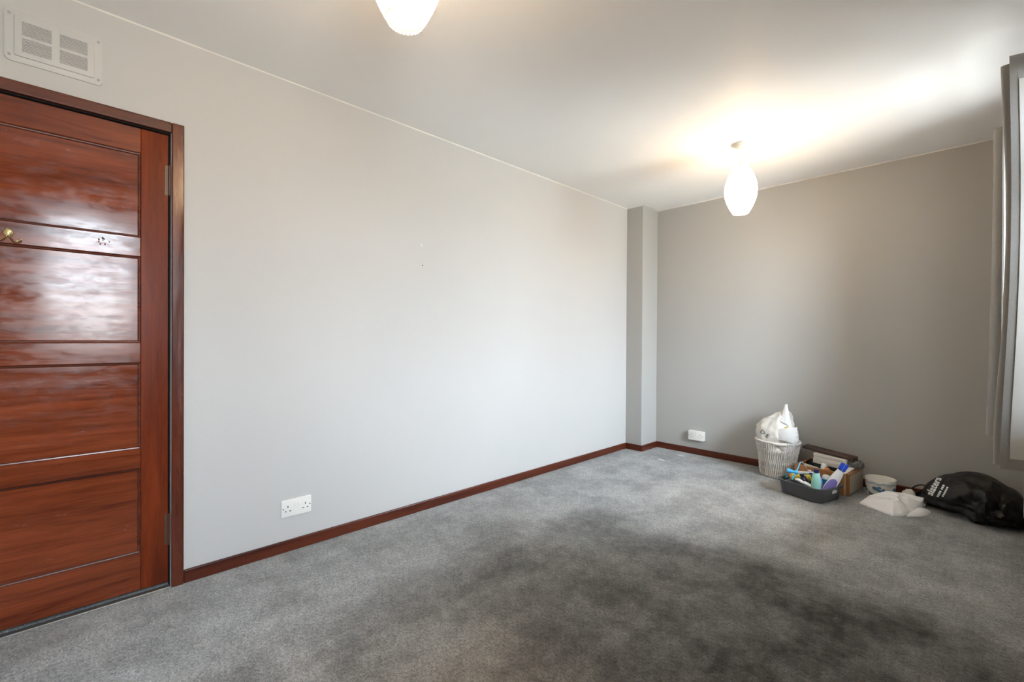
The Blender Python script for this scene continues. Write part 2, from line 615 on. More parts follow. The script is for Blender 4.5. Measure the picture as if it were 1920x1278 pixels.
# door wall with its opening (closed off behind by the dark landing)
DY0, DY1, DZ1 = -0.500, 0.2895, 1.9805
mb = MB()
mb.box(XL - 0.20, XL, YB - T, DY0, 0, ZC)
mb.box(XL - 0.20, XL, DY1, YF + T, 0, ZC)
mb.box(XL - 0.20, XL, DY0, DY1, DZ1, ZC)
mb.box(XL - 0.35, XL - 0.20, YB - T, YF + T, 0, ZC)
structure(mb, 'wall_left', M['wall_white'], 'long off-white wall with the brown door in it', 'wall')

mb = MB().box(XL, XR + T, YF, YF + T, 0, ZC)
structure(mb, 'wall_far', M['wall_grey'], 'mid-grey end wall behind the basket and boxes', 'wall')
mb = MB().box(XL, PIER_X, PIER_Y, YF, 0, ZC, 0.004, 2)
structure(mb, 'wall_pier', M['wall_grey'], 'narrow grey boxed-in pier in the far left corner', 'wall')
mb = MB().box(XL, XR + T, YB - T, YB, 0, ZC)
structure(mb, 'wall_back', M['wall_white'], 'off-white wall behind the camera', 'wall')

# window wall
mb = MB()
ys = sorted({YB - T, YF} | {v for wv in WIN for v in wv[:2]})
for a, b_ in zip(ys, ys[1:]):
    hit = [wv for wv in WIN if wv[0] <= a + 1e-6 and wv[1] >= b_ - 1e-6]
    if hit:
        mb.box(XR, XR + 0.11, a, b_, 0, hit[0][2])
        mb.box(XR, XR + 0.11, a, b_, hit[0][3], ZC)
    else:
        mb.box(XR, XR + 0.11, a, b_, 0, ZC)
structure(mb, 'wall_right', M['wall_grey'], 'window wall behind the grey curtains', 'wall')


def make_window(n, y0, y1, z0, z1):
    r = empty('window_%d' % n, (XR + 0.065, (y0 + y1) / 2, z0))
    tag(r, 'white framed window behind the far grey curtains' if n == 1 else 'white framed window opposite the brown door', 'window', kind='structure')
    hw, h = (y1 - y0) / 2, z1 - z0
    f = 0.055
    for nm, a in (('frame_stile', (-0.03, 0.03, -hw, -hw + f, 0, h)), ('frame_stile', (-0.03, 0.03, hw - f, hw, 0, h)),
                  ('frame_rail', (-0.03, 0.03, -hw + f, hw - f, 0, f)), ('frame_rail', (-0.03, 0.03, -hw + f, hw - f, h - f, h)),
                  ('transom', (-0.028, 0.028, -hw + f, hw - f, h * 0.70, h * 0.70 + 0.045))):
        MB().box(*a, 0.004).build(nm, M['upvc'], r)
    MB().box(-0.003, 0.003, -hw + f, hw - f, f, h * 0.70).build('pane', M['pane'], r)
    MB().box(-0.003, 0.003, -hw + f, hw - f, h * 0.70 + 0.045, h - f).build('pane', M['pane'], r)
    MB().box(-0.095, -0.03, -hw, hw, -0.004, 0.018, 0.005).build('sill_board', M['upvc'], r)


for i, wv in enumerate(WIN):
    make_window(i + 1, *wv)

# skirting
SKH, SKT = 0.058, 0.015


def skirting(name, x0, x1, y0, y1, mat, label):
    mb = MB().box(x0, x1, y0, y1, 0, SKH, 0.004, 2)
    structure(mb, name, mat, label, 'skirting board')


skirting('baseboard_left', XL, XL + SKT, 0.336, PIER_Y, M['skirt_y'], 'brown skirting board along the off-white door wall')
skirting('baseboard_pier_front', XL + SKT, PIER_X + SKT, PIER_Y - SKT, PIER_Y, M['skirt_x'], 'short brown skirting board across the front of the grey pier')
skirting('baseboard_pier_side', PIER_X, PIER_X + SKT, PIER_Y, YF - SKT, M['skirt_y'], 'short brown skirting board along the side of the grey pier')
skirting('baseboard_far', PIER_X, XR, YF - SKT, YF, M['skirt_x'], 'brown skirting board along the grey end wall')
skirting('baseboard_right', XR - SKT, XR, YB, YF - SKT, M['skirt_y'], 'brown skirting board below the windows')
skirting('baseboard_back', XL, XR - SKT, YB, YB + SKT, M['skirt_x'], 'brown skirting board on the wall behind the camera')


def caulk(name, a, b_, label):
    a, b_ = Vector(a), Vector(b_)
    n = max(2, int((b_ - a).length / 0.05))
    d = (b_ - a).normalized()
    sd = Vector((-d.y, d.x, 0))
    mb = MB()

    def fn(u, v):
        p = a.lerp(b_, v)
        wv = 0.0034 + 0.0016 * noise.noise(p * 9)
        prof = [(0.0, 0.0), (0.0, -wv * 1.5), (wv * 1.1, 0.0)]
        s, z = prof[min(2, int(round(u * 2)))] if u < 0.99 else prof[2]
        return p - sd * s * -1 + Vector((0, 0, z))
    mb.grid(fn, 3, n)
    structure(mb, name, M['caulk'], label, 'trim')


caulk('trim_1', (XL, PIER_Y, ZC), (XL, YB, ZC), 'thin white paint line where the door wall meets the ceiling')
caulk('trim_2', (XR, YF, ZC), (PIER_X, YF, ZC), 'thin white paint line where the grey end wall meets the ceiling')
caulk('trim_3', (PIER_X, PIER_Y, ZC), (XL, PIER_Y, ZC), 'short white paint line above the front of the pier')

# ------------------------------------------------------------------ door and frame
fr = empty('trim_door_frame', (XL, 0, 0))
MB().box(-0.2, -0.004, DY1 - 0.0045, DY1 + 0.001, 0, DZ1, 0).build('reveal_lining', M['black'], fr)  # lining coloured near-black to paint the shade in the gap round the leaf
MB().box(-0.2, -0.004, DY0 - 0.001, DY0 + 0.0045, 0, DZ1, 0).build('reveal_lining', M['black'], fr)
MB().box(-0.2, -0.004, DY0, DY1, DZ1 - 0.0045, DZ1 + 0.001, 0).build('reveal_lining', M['black'], fr)
tag(fr, 'dark reddish-brown wooden door frame around the panelled door', 'door frame', kind='structure')
FW = 0.045
MB().box(-0.005, 0.018, DY1 + 0.001, DY1 + FW, 0, DZ1 + FW - 0.003, 0.004, 2).build('jamb', M['frame_z'], fr)
MB().box(-0.005, 0.018, DY0 - FW, DY0 - 0.001, 0, DZ1 + FW - 0.003, 0.004, 2).build('jamb', M['frame_z'], fr)
MB().box(-0.005, 0.0165, DY0 - 0.001, DY1 + 0.001, DZ1 - 0.002, DZ1 + FW - 0.003, 0.004, 2).build('head', M['frame_y'], fr)
MB().box(-0.10, -0.055, DY0, DY1, DZ1 - 0.03, DZ1, 0).build('door_stop', M['black'], fr)
MB().box(-0.10, -0.055, DY1 - 0.03, DY1, 0, DZ1 - 0.03, 0).build('door_stop', M['black'], fr)

dr = empty('door_1', (XL, 0, 0))
tag(dr, 'glossy reddish-brown four-panel wooden door with a brass double hook', 'door', kind='structure')
LY0, LY1, LZ0, LZ1 = -0.494, 0.281, 0.022, 1.970
XF, XBk = -0.006, -0.046
ST = 0.093
PY0, PY1 = LY0 + ST, LY1 - ST
MB().box(XBk, XF, LY1 - ST, LY1, LZ0, LZ1, 0.002).build('stile', M['mah_z'], dr)
MB().box(XBk, XF, LY0, LY0 + ST, LZ0, LZ1, 0.002).build('stile', M['mah_z'], dr)
panels = [(0.178, 0.537), (0.620, 0.984), (1.068, 1.431), (1.512, 1.867)]
rails = [(LZ0, 0.178), (0.537, 0.620), (0.984, 1.068), (1.431, 1.512), (1.867, LZ1)]
for z0, z1 in rails:
    MB().box(XBk, XF - 0.0004, PY0, PY1, z0, z1, 0.002).build('rail', M['mah_y'], dr)
for z0, z1 in panels:
    mb = MB()
    # gently bowed old plywood panel: the gloss shows it
    mb.grid(lambda u, v: (XF - 0.0115 + 0.0004 * math.sin(PI * u * 1.0) * math.sin(PI * v) + 0.00022 * noise.noise(Vector((u * 7, v * 3.0 + z0 * 9, 0))),
                          PY0 - 0.004 + u * (PY1 - PY0 + 0.008), z0 - 0.004 + v * (z1 - z0 + 0.008)), 40, 26)
    mb.box(XBk + 0.008, XF - 0.016, PY0, PY1, z0, z1)
    pn = mb.build('panel', M['mah_y'], dr, smooth=True, angle=0.6)
    mb = MB()
    d = 0.010
    o4 = [(PY0, z0), (PY1, z0), (PY1, z1), (PY0, z1)]
    i4 = [(PY0 + d, z0 + d), (PY1 - d, z0 + d), (PY1 - d, z1 - d), (PY0 + d, z1 - d)]
    prof = [(0.0, XF - 0.0015), (0.25, XF - 0.0055), (0.6, XF - 0.0065), (1.0, XF - 0.0118)]
    rings = [[mb.bm.verts.new((x, a[0] + (b_[0] - a[0]) * s, a[1] + (b_[1] - a[1]) * s)) for a, b_ in zip(o4, i4)] for s, x in prof]
    for a, b_ in zip(rings, rings[1:]):
        for k in range(4):
            mb.bm.faces.new((a[k], a[(k + 1) % 4], b_[(k + 1) % 4], b_[k]))
    mb.build('bead', M['mah_dark'] if False else M['frame_y'], pn)
# hinges at the right edge
for zh0, zh1 in ((1.708, 1.838), (0.186, 0.322)):
    h = MB().box(XF - 0.002, XF + 0.0015, LY1 - 0.014, LY1 + 0.001, zh0, zh1, 0.001).build('hinge', M['hinge'], dr)
    MB().tube([(XF + 0.005, LY1 + 0.004, zh0), (XF + 0.005, LY1 + 0.004, zh1)], 0.0052, 10).build('knuckle', M['hinge'], h, smooth=True, angle=0.8)
# brass double hook
hk = MB()
hk.lathe([(0.0, 0.006), (0.011, 0.005), (0.016, 0.002), (0.017, 0.0)], 24, cap0=False, cap1=True, sx=1.0, sy=0.82)
hk.xform(Matrix.Translation((XF, -0.186, 1.470)) @ Matrix.Rotation(PI / 2, 4, 'Y'))
hook = hk.build('coat_hook', M['brass'], dr, smooth=True, angle=0.9)
hook['label'] = 'small brass double coat hook'
for s in (-1, 1):
    pts = [(XF + 0.004, -0.186 + s * 0.002, 1.462)]
    for k in range(13):
        a = k / 12
        pts.append((XF + 0.006 + 0.022 * math.sin(a * PI * 0.75), -0.186 + s * (0.004 + 0.030 * a), 1.455 - 0.020 * math.sin(a * PI * 0.80) + 0.004 * a))
    MB().tube(pts, [0.0028] * 13 + [0.0036], 8).build('prong', M['brass'], hook, smooth=True, angle=0.9)
# scar and filler left by a second hook
sc_ = MB()
for (dy_, dz_, r_) in ((-0.010, 0.006, 0.0030), (-0.0105, -0.003, 0.0024), (-0.006, -0.012, 0.0028), (0.001, 0.012, 0.0034), (0.006, 0.010, 0.0022), (0.008, -0.011, 0.0024), (0.002, 0.004, 0.0020), (0.021, 0.000, 0.0020)):
    bmesh.ops.create_icosphere(sc_.bm, subdivisions=2, radius=r_, matrix=Matrix.Translation((XF, 0.068 + dy_, 1.478 + dz_)) @ Matrix.Diagonal((0.6, 1.0, 1.5, 1)))
sc_.build('hook_scar', M['frame_y'], dr, smooth=True)

# threshold strip under the door
mb = MB().box(XL - 0.020, XL + 0.010, DY0, DY1, 0.0, 0.004, 0.0015)
structure(mb, 'trim_threshold', M['alu'], 'thin metal carpet strip below the brown door', 'threshold strip')

# ------------------------------------------------------------------ vent grille above the door
vt = empty('air_vent', (XL, -0.063, 2.190))
tag(vt, 'painted rectangular air vent grille above the brown door', 'air vent')
YZ = Matrix(((0, 0, 1, 0), (1, 0, 0, 0), (0, 1, 0, 0), (0, 0, 0, 1)))   # x->y, y->z, z->x
mb = MB().prism(rrect(0.262, 0.190, 0.014, 5), 0, 0.006, 0.003)
mb.xform(YZ).build('plate', M['vent'], vt, smooth=True, angle=0.6)
mb = MB().prism(rrect(0.214, 0.148, 0.006, 4), 0.006, 0.0125, 0.003)
fp = mb.xform(YZ).build('raised_frame', M['vent'], vt, smooth=True, angle=0.6)
for cy_ in (-0.049, 0.049):
    for cz_ in (-0.030, 0.030):
        g = MB().box(0.0126, 0.0130, cy_ - 0.038, cy_ + 0.038, cz_ - 0.0245, cz_ + 0.0245).build('louvre_shade', M['vent_gap'], fp)  # flat darker patch: shade between the slats put into the colour
        sl = MB()
        n = 9
        for k in range(n):
            z = cz_ - 0.0225 + 0.045 * k / (n - 1)
            sl.box(0.0128, 0.0165, cy_ - 0.038, cy_ + 0.038, z - 0.0014, z + 0.0014, 0.0004)
        s = sl.build('louvre_slats', M['vent'], fp)
        s['kind'] = 'stuff'
for sy_ in (-1, 1):
    for sz_ in (-1, 1):
        mb = MB().lathe([(0.0045, 0.0), (0.0045, 0.0015), (0.003, 0.0025)], 12, cap0=True)
        mb.xform(Matrix.Translation((0.006, sy_ * 0.119, sz_ * 0.075)) @ Matrix.Rotation(PI / 2, 4, 'Y'))
        mb.build('screw', M['vent_gap'], vt)

# ------------------------------------------------------------------ sockets


def double_socket(name, label, mat4, box_depth):
    """local x right, y up, z out of the wall"""
    r = empty(name)
    r.matrix_world = mat4
    tag(r, label, 'wall socket')
    z = box_depth
    if box_depth > 0:
        MB().prism(rrect(0.146, 0.086, 0.004, 3), 0, box_depth, 0.002).build('back_box', M['plastic_white'], r)
    plate = MB().prism(rrect(0.147, 0.087, 0.004, 3), z, z + 0.009, 0.003).build('face_plate', M['plastic_white'], r, smooth=True, angle=0.6)
    for s in (-1, 1):
        rk = MB().box(s * 0.0085 - 0.0055, s * 0.0085 + 0.0055, 0.006, 0.026, z + 0.0088, z + 0.0125, 0.0015)
        rk.build('rocker_switch', M['plastic_white'], r)
        cx = s * 0.043 + (-0.006 if s < 0 else 0.006) * 0
        MB().box(cx - 0.0024, cx + 0.0024, 0.004, 0.0135, z + 0.0088, z + 0.0094).build('pin_hole', M['plastic_hole'], r)
        for q in (-1, 1):
            MB().box(cx + q * 0.011 - 0.0042, cx + q * 0.011 + 0.0042, -0.0155, -0.011, z + 0.0088, z + 0.0094).build('pin_hole', M['plastic_hole'], r)
        mb = MB().lathe([(0.0033, 0), (0.0033, 0.0008)], 12)
        mb.xform(Matrix.Translation((s * 0.0655, 0.0, z + 0.0088)))
        mb.build('screw', M['plastic_hole'], r)
    return r


def frame4(o, x, y, z):
    m = Matrix((Vector(x), Vector(y), Vector(z))).transposed().to_4x4()
    m.translation = o
    return m


double_socket('wall_socket', 'white double wall socket low on the off-white door wall',
              frame4((XL, 0.812, 0.219), (0, 1, 0), (0, 0, 1), (1, 0, 0)), 0.0)
double_socket('wall_socket', 'white surface-mounted double socket on the grey end wall beside the pier',
              frame4((-1.848, YF, 0.183), (1, 0, 0), (0, 0, 1), (0, -1, 0)), 0.032)

# screw left in the wall and the hole below it
mb = MB().lathe([(0.0065, 0.0), (0.0065, 0.0015), (0.0035, 0.002)], 14)
mb.xform(Matrix.Translation((XL, 1.565, 1.683)) @ Matrix.Rotation(PI / 2, 4, 'Y'))
o = mb.build('wall_plug', M['plastic_white'])
tag(o, 'tiny white wall plug with a screw, upper of the two marks on the off-white wall', 'wall plug')
mb = MB().lathe([(0.003, 0.0), (0.003, 0.003)], 10)
mb.xform(Matrix.Translation((XL + 0.001, 1.565, 1.683)) @ Matrix.Rotation(PI / 2, 4, 'Y'))
mb.build('screw', M['plastic_hole'], o)
mb = MB().lathe([(0.0035, 0.0), (0.0028, 0.003)], 10)
mb.xform(Matrix.Translation((XL, 1.568, 1.554)) @ Matrix.Rotation(PI / 2, 4, 'Y'))
tag(mb.build('screw', M['plastic_hole']), 'tiny dark screw, lower of the two marks on the off-white wall', 'screw')

# ------------------------------------------------------------------ pendant lamps


def shade_profile():
    # (radius, z) from the bottom teeth up to the top, z relative to the ceiling
    zb, zt = -0.466, -0.158
    pr = []
    n = 18
    for k in range(n + 1):
        t = k / n
        r = 0.046 + (0.0975 - 0.046) * (math.sin(PI * (0.06 + 0.88 * t)) ** 0.85 - 0.25) / 0.75
        pr.append((max(r, 0.044), zb + (zt - zb) * t))
    return pr


SHP = shade_profile()
NSL = 26
slat_mesh = None


def make_slat_mesh():
    bm = bmesh.new()
    rows = []
    for i, (r, z) in enumerate(SHP):
        hw = 0.43 * 2 * PI * r / NSL
        if i == 0: hw *= 0.72
        rows.append([bm.verts.new((r + 0.0012 * (1 - abs(s)), s * hw, z)) for s in (-1, 0, 1)])
    for a, b_ in zip(rows, rows[1:]):
        for k in range(2):
            bm.faces.new((a[k], a[k + 1], b_[k + 1], b_[k]))
    me = bpy.data.meshes.new('slat')
    bm.to_mesh(me)
    bm.free()
    for p in me.polygons: p.use_smooth = True
    me.materials.append(M['slat'])
    return me


def ring_at(r, z, thick):
    return MB().tube([(r * math.cos(2 * PI * k / 40), r * math.sin(2 * PI * k / 40), z) for k in range(40)], thick, 8, closed=True)


def pendant(x, y, label, rz):
    global slat_mesh
    r = empty('pendant_lamp', (x, y, ZC), (0, 0, rz))
    tag(r, label, 'pendant lamp', 'oval slatted pendant lamps')
    MB().lathe([(0.052, 0.0), (0.051, -0.006), (0.044, -0.016), (0.018, -0.022), (0.012, -0.032), (0.004, -0.036)], 32).build('ceiling_rose', M['lampwhite'], r, smooth=True, angle=0.9)
    MB().tube([(0, 0, -0.034), (0, 0, -0.17)], 0.0032, 8).build('cord', M['lampwhite'], r, smooth=True, angle=0.9)
    MB().lathe([(0.008, -0.165), (0.018, -0.172), (0.019, -0.215), (0.015, -0.222)], 20).build('lamp_holder', M['lampwhite'], r, smooth=True, angle=0.9)
    if slat_mesh is None:
        slat_mesh = make_slat_mesh()
    sh = ring_at(0.050, -0.452, 0.0022).build('shade', M['slat'], r, smooth=True)
    ring_at(SHP[-2][0] - 0.002, SHP[-2][1], 0.002).build('shade_ring', M['slat'], sh, smooth=True)
    MB().lathe([(0.0195, -0.1600), (SHP[-1][0] - 0.002, -0.1605), (SHP[-1][0] - 0.002, -0.1625), (0.0195, -0.1620)], 32, False, False).build('shade_top', M['slat'], sh, smooth=True, angle=0.6)
    for k in range(3):
        a = 2 * PI * k / 3
        rr = SHP[-2][0] - 0.002
        MB().tube([(0.017 * math.cos(a), 0.017 * math.sin(a), -0.19), (rr * math.cos(a), rr * math.sin(a), SHP[-2][1])], 0.0014, 6).build('shade_spoke', M['slat'], sh)
    for k in range(NSL):
        o = bpy.data.objects.new('slat', slat_mesh)
        o.rotation_euler = (0, 0, 2 * PI * k / NSL)
        link(o, sh)
    MB().lathe([(0.002, -0.330), (0.016, -0.326), (0.027, -0.312), (0.031, -0.293), (0.028, -0.272), (0.018, -0.245), (0.013, -0.222)], 24).build('bulb', M['bulb'], r, smooth=True)


pendant(-1.068, 0.628, 'lit oval slatted pendant lamp nearest the camera, cut by the top edge', 0.05)
pendant(-1.105, 3.177, 'lit oval slatted pendant lamp hanging before the grey end wall', 0.11)

# ------------------------------------------------------------------ curtains, poles, radiator


def catmull(P, n):
    P = [Vector(p) for p in P]
    Q = [P[0] * 2 - P[1]] + P + [P[-1] * 2 - P[-2]]
    res = []
    for i in range(1, len(Q) - 2):
        for k in range(n):
            t = k / n
            a, b_, c, d = Q[i - 1], Q[i], Q[i + 1], Q[i + 2]
            res.append(0.5 * ((2 * b_) + (c - a) * t + (2 * a - 5 * b_ + 4 * c - d) * t * t + (3 * b_ - a - 3 * c + d) * t ** 3))
    res.append(P[-1])
    return res


POLE_X, HEAD_Z, HEM_Z = 0.165, 2.243, 0.578


def make_curtain(label, plan_top, plan_bot, z1, z0, lead_hem, inset):
    base = plan_top[0]
    r = empty('curtain', (base[0], base[1], z0))
    tag(r, label, 'curtain', 'grey eyelet curtains on the window wall')
    org = Vector((base[0], base[1], 0))
    A = catmull([(x, y, 0) for x, y in plan_top], 14)
    B = catmull([(x, y, 0) for x, y in plan_bot], 14)
    n = len(A)
    # arc length along the top
    L = [0.0]
    for a, b_ in zip(A, A[1:]): L.append(L[-1] + (b_ - a).length)
    NR = 40

    def pos(i, t, off):
        p = A[i].lerp(B[i], t ** 1.3) + Vector((inset * (1.0 if L[i] < 0.1 else 1.6) * math.sin(PI * min(1.0, t * 1.08)) ** 1.2, 0, 0))
        q0, q1 = A[max(i - 1, 0)].lerp(B[max(i - 1, 0)], t), A[min(i + 1, n - 1)].lerp(B[min(i + 1, n - 1)], t)
        tg = (q1 - q0).normalized()
        nr = Vector((tg.y, -tg.x, 0))          # lining side (towards the window / camera on outward runs)
        p = p + nr * off
        ww = 0.0035 * noise.noise(Vector((L[i] * 6, t * 5.0, base[1] * 3))) * min(1, t * 6)
        p = p + nr * ww
        return Vector((p.x - org.x, p.y - org.y, (z1 - z0) * (1 - t) + 0.004 * noise.noise(Vector((L[i] * 3, t, 0))) * t))

    mb = MB()
    g0 = [[mb.bm.verts.new(pos(i, j / NR, 0.0)) for i in range(n)] for j in range(NR + 1)]
    g1 = [[mb.bm.verts.new(pos(i, j / NR, 0.0022)) for i in range(n)] for j in range(NR + 1)]
    for j in range(NR):
        for i in range(n - 1):
            mb.bm.faces.new((g0[j][i], g0[j][i + 1], g0[j + 1][i + 1], g0[j + 1][i]))
            mb.bm.faces.new((g1[j][i], g1[j + 1][i], g1[j + 1][i + 1], g1[j][i + 1]))
    for j in range(NR):
        for i in (0, n - 1):
            mb.bm.faces.new((g0[j][i], g0[j + 1][i], g1[j + 1][i], g1[j][i]))
    for i in range(n - 1):
        for j in (0, NR):
            mb.bm.faces.new((g0[j][i], g0[j][i + 1], g1[j][i + 1], g1[j][i]))
    mb.build('fabric', M['curtain'], r, smooth=True, angle=0.9)
    # paler lining stitched inside the hems
    mb = MB()
    t0, t1 = 0.100 / (z1 - z0), 1 - 0.045 / (z1 - z0)
    idx = [i for i in range(n) if lead_hem <= L[i] <= L[-1] - lead_hem]
    g = [[mb.bm.verts.new(pos(i, t0 + (t1 - t0) * j / NR, 0.0038)) for i in idx] for j in range(NR + 1)]
    for j in range(NR):
        for i in range(len(idx) - 1):
            mb.bm.faces.new((g[j][i], g[j][i + 1], g[j + 1][i + 1], g[j + 1][i]))
    ln = mb.build('lining', M['lining'], r, smooth=True)
    ln['label'] = 'pale lining on the back of the grey curtain'
    # eyelets where the cloth crosses the pole
    for i in range(n - 1):
        a, b_ = A[i].x - POLE_X, A[i + 1].x - POLE_X
        if a * b_ < 0:
            tg = (A[i + 1] - A[i]).normalized()
            nr = Vector((tg.y, -tg.x, 0))
            c = A[i].lerp(A[i + 1], a / (a - b_)) - org
            c.z = z1 - z0 - 0.050
            ring = [c + nr * 0.0012 + (tg * math.cos(2 * PI * k / 24) + Vector((0, 0, 1)) * math.sin(2 * PI * k / 24)) * 0.024 for k in range(24)]
            MB().tube(ring, 0.0035, 6, closed=True).build('eyelet', M['pole'], r, smooth=True)
    return r


make_curtain('grey eyelet curtain bunched at the right edge, nearer of the two, showing its pale lining',
             [(0.079, 2.700), (0.150, 2.716), (0.240, 2.735), (0.225, 2.765), (0.140, 2.768), (0.062, 2.775), (0.075, 2.805), (0.160, 2.815), (0.235, 2.830)],
             [(0.066, 2.690), (0.140, 2.700), (0.235, 2.712), (0.240, 2.765), (0.150, 2.768), (0.056, 2.775), (0.066, 2.812), (0.155, 2.825), (0.232, 2.838)],
             HEAD_Z, HEM_Z, 0.025, 0.014)
make_curtain('grey eyelet curtain behind the nearer one, hanging closer to the grey end wall',
             [(0.083, 3.548), (0.150, 3.556), (0.240, 3.570), (0.225, 3.596), (0.140, 3.598), (0.060, 3.604), (0.062, 3.640), (0.160, 3.650), (0.245, 3.665), (0.225, 3.700), (0.140, 3.702), (0.066, 3.715), (0.085, 3.745), (0.230, 3.77)],
             [(0.086, 3.548), (0.150, 3.556), (0.240, 3.570), (0.235, 3.600), (0.140, 3.600), (0.046, 3.606), (0.050, 3.648), (0.155, 3.655), (0.240, 3.670), (0.235, 3.705), (0.140, 3.706), (0.055, 3.720), (0.080, 3.755), (0.230, 3.78)],
             HEAD_Z + 0.012, HEM_Z, 0.004, 0.003)

for (y0, y1, lab) in ((-0.55, 2.96, 'steel curtain pole carrying the nearer grey curtain'), (3.02, 3.82, 'steel curtain pole carrying the farther grey curtain')):
    r = empty('curtain_pole', (POLE_X, (y0 + y1) / 2, HEAD_Z - 0.05))
    tag(r, lab, 'curtain pole')
    hl = (y1 - y0) / 2
    MB().tube([(0, -hl, 0), (0, hl, 0)], 0.013, 12).build('pole', M['pole'], r, smooth=True, angle=0.9)
    for s in (-1, 1):
        MB().lathe([(0.013, 0), (0.019, 0.006), (0.021, 0.02), (0.016, 0.032), (0.004, 0.036)], 16).xform(Matrix.Translation((0, s * hl, 0)) @ Matrix.Rotation(-s * PI / 2, 4, 'X')).build('finial', M['pole'], r, smooth=True, angle=0.9)
        MB().tube([(0, s * (hl - 0.05), 0), (XR - POLE_X, s * (hl - 0.05), 0)], 0.008, 8).build('bracket', M['pole'], r)

rd = empty('radiator', (0.18, 3.70, 0.11))
tag(rd, 'white panel radiator under the window, at the right edge beside the black bag', 'radiator')
mb = MB()
Y0, Y1 = -1.30, 0.0
pts = []
n = 26
for k in range(n + 1):
    pts.append((Y0 + (Y1 - Y0) * k / n, 0.0 if k % 2 else 0.010))
mb.box(0.012, 0.022, Y0, Y1, 0, 0.43, 0.003)
for k in range(n):
    a = Y0 + (Y1 - Y0) * (k + 0.18) / n
    b_ = Y0 + (Y1 - Y0) * (k + 0.82) / n
    mb.box(0.0, 0.014, a, b_, 0.03, 0.40, 0.004)
mb.build('front_panel', M['rad'], rd)
MB().box(0.060, 0.070, Y0, Y1, 0, 0.43, 0.003).build('back_panel', M['rad'], rd)
MB().box(0.004, 0.072, Y0, Y1, 0.430, 0.438, 0.002).build('top_grille', M['rad'], rd)
MB().box(0.004, 0.072, Y1, Y1 + 0.006, 0.0, 0.438, 0.002).build('end_panel', M['rad'], rd)
MB().box(0.004, 0.072, Y0 - 0.006, Y0, 0.0, 0.438, 0.002).build('end_panel', M['rad'], rd)
for yy in (Y0 + 0.15, Y1 - 0.15):
    MB().box(0.070, 0.0999, yy - 0.02, yy + 0.02, 0.05, 0.38).build('wall_bracket', M['rad'], rd)
MB().tube([(0.04, Y1 - 0.03, 0.01), (0.04, Y1 - 0.03, -0.11)], 0.008, 10).build('pipe', M['rad'], rd)

# ------------------------------------------------------------------ text helper


def text_mesh(s, size, bold=0.0):
    cu = bpy.data.curves.new('txt', 'FONT')
    cu.body = s
    cu.size = size
    cu.offset = bold
    cu.align_x = 'CENTER'
    cu.align_y = 'CENTER'
    cu.resolution_u = 4
    ob = bpy.data.objects.new('txt', cu)
    COL.objects.link(ob)
    bpy.context.view_layer.update()
    dg = bpy.context.evaluated_depsgraph_get()
    me = bpy.data.meshes.new_from_object(ob.evaluated_get(dg))
    bpy.data.objects.remove(ob)
    bpy.data.curves.remove(cu)
    return me


def stamp(me, name, mat, host, origin, uax, vax, off=0.0015, cut=0.012):
    """lay a flat print mesh on the surface of a host mesh object (host-local coordinates)"""
    bm = bmesh.new()
    bm.from_mesh(me)
    for _ in range(3):
        es = [e for e in bm.edges if e.calc_length() > cut]
        if not es: break
        bmesh.ops.subdivide_edges(bm, edges=es, cuts=1, use_grid_fill=False)
        bmesh.ops.triangulate(bm, faces=bm.faces)
    hb = bmesh.new()
    hb.from_mesh(host.data)
    bvh = BVHTree.FromBMesh(hb)
    origin, uax, vax = Vector(origin), Vector(uax).normalized(), Vector(vax).normalized()
    nrm = uax.cross(vax).normalized()
    for v in bm.verts:
        p = origin + uax * v.co.x + vax * v.co.y
        hit = bvh.ray_cast(p + nrm * 0.5, -nrm)
        if hit[0] is None:
            hit = bvh.find_nearest(p)
        v.co = hit[0] + nrm * off
    hb.free()
    m2 = bpy.data.meshes.new(name)
    bm.to_mesh(m2)
    bm.free()
    m2.materials.append(mat)
    o = bpy.data.objects.new(name, m2)
    return link(o, host)


# view directions used to orient soft prints
FWD = Vector((-math.sin(YAW), math.cos(YAW), 0))
RGT = Vector((math.cos(YAW), math.sin(YAW), 0))

# ------------------------------------------------------------------ wicker basket
BX, BY, BH = -1.118, 4.072, 0.284
bk = empty('wicker_basket', (BX, BY, 0))
tag(bk, 'round white wicker basket stuffed with a carrier bag, against the grey end wall', 'basket')


def bas_r(z):
    t = z / BH
    return 0.117 + 0.035 * t ** 0.9 + 0.003 * math.sin(t * 9.0)


HA = math.atan2(-BY, -BX) + 0.10      # the handle faces the camera
mb = MB()
NS = 112
for k in range(NS):
    a = 2 * PI * k / NS
    da = (a - HA + PI) % (2 * PI) - PI
    handle = abs(da) < 0.27
    pts = []
    for j in range(23):
        z = BH * j / 22
        if handle and z > BH - 0.062: break
        wob = 0.018 * math.sin(z * 46 + (PI if k % 2 else 0)) + 0.03 * noise.noise(Vector((k * 0.7, z * 16, 0)))
        bulge = 0.0028 * math.sin(z * 2 * PI / 0.072 + k % 2 * PI)
        rr = bas_r(z) + bulge
        pts.append((rr * math.cos(a + wob), rr * math.sin(a + wob), z + 0.004))
    mb.tube(pts, 0.0029, 5)
o = mb.build('stakes', M['wicker'], bk, smooth=True)
o['kind'] = 'stuff'
for z in (0.006, 0.118, BH - 0.062):
    mbw = MB()
    for ph in (0, PI):
        pts = []
        for k in range(160):
            a = 2 * PI * k / 160
            da = (a - HA + PI) % (2 * PI) - PI
            rr = bas_r(z) - 0.0012 + 0.0022 * math.sin(a * NS / 2 + ph)
            pts.append((rr * math.cos(a), rr * math.sin(a), z + 0.0032 * math.cos(a * NS / 2 + ph) + 0.004))
        mbw.tube(pts, 0.0022, 5, closed=True)
    mbw.build('weaver_band', M['wicker'], bk, smooth=True)
mbr = MB()
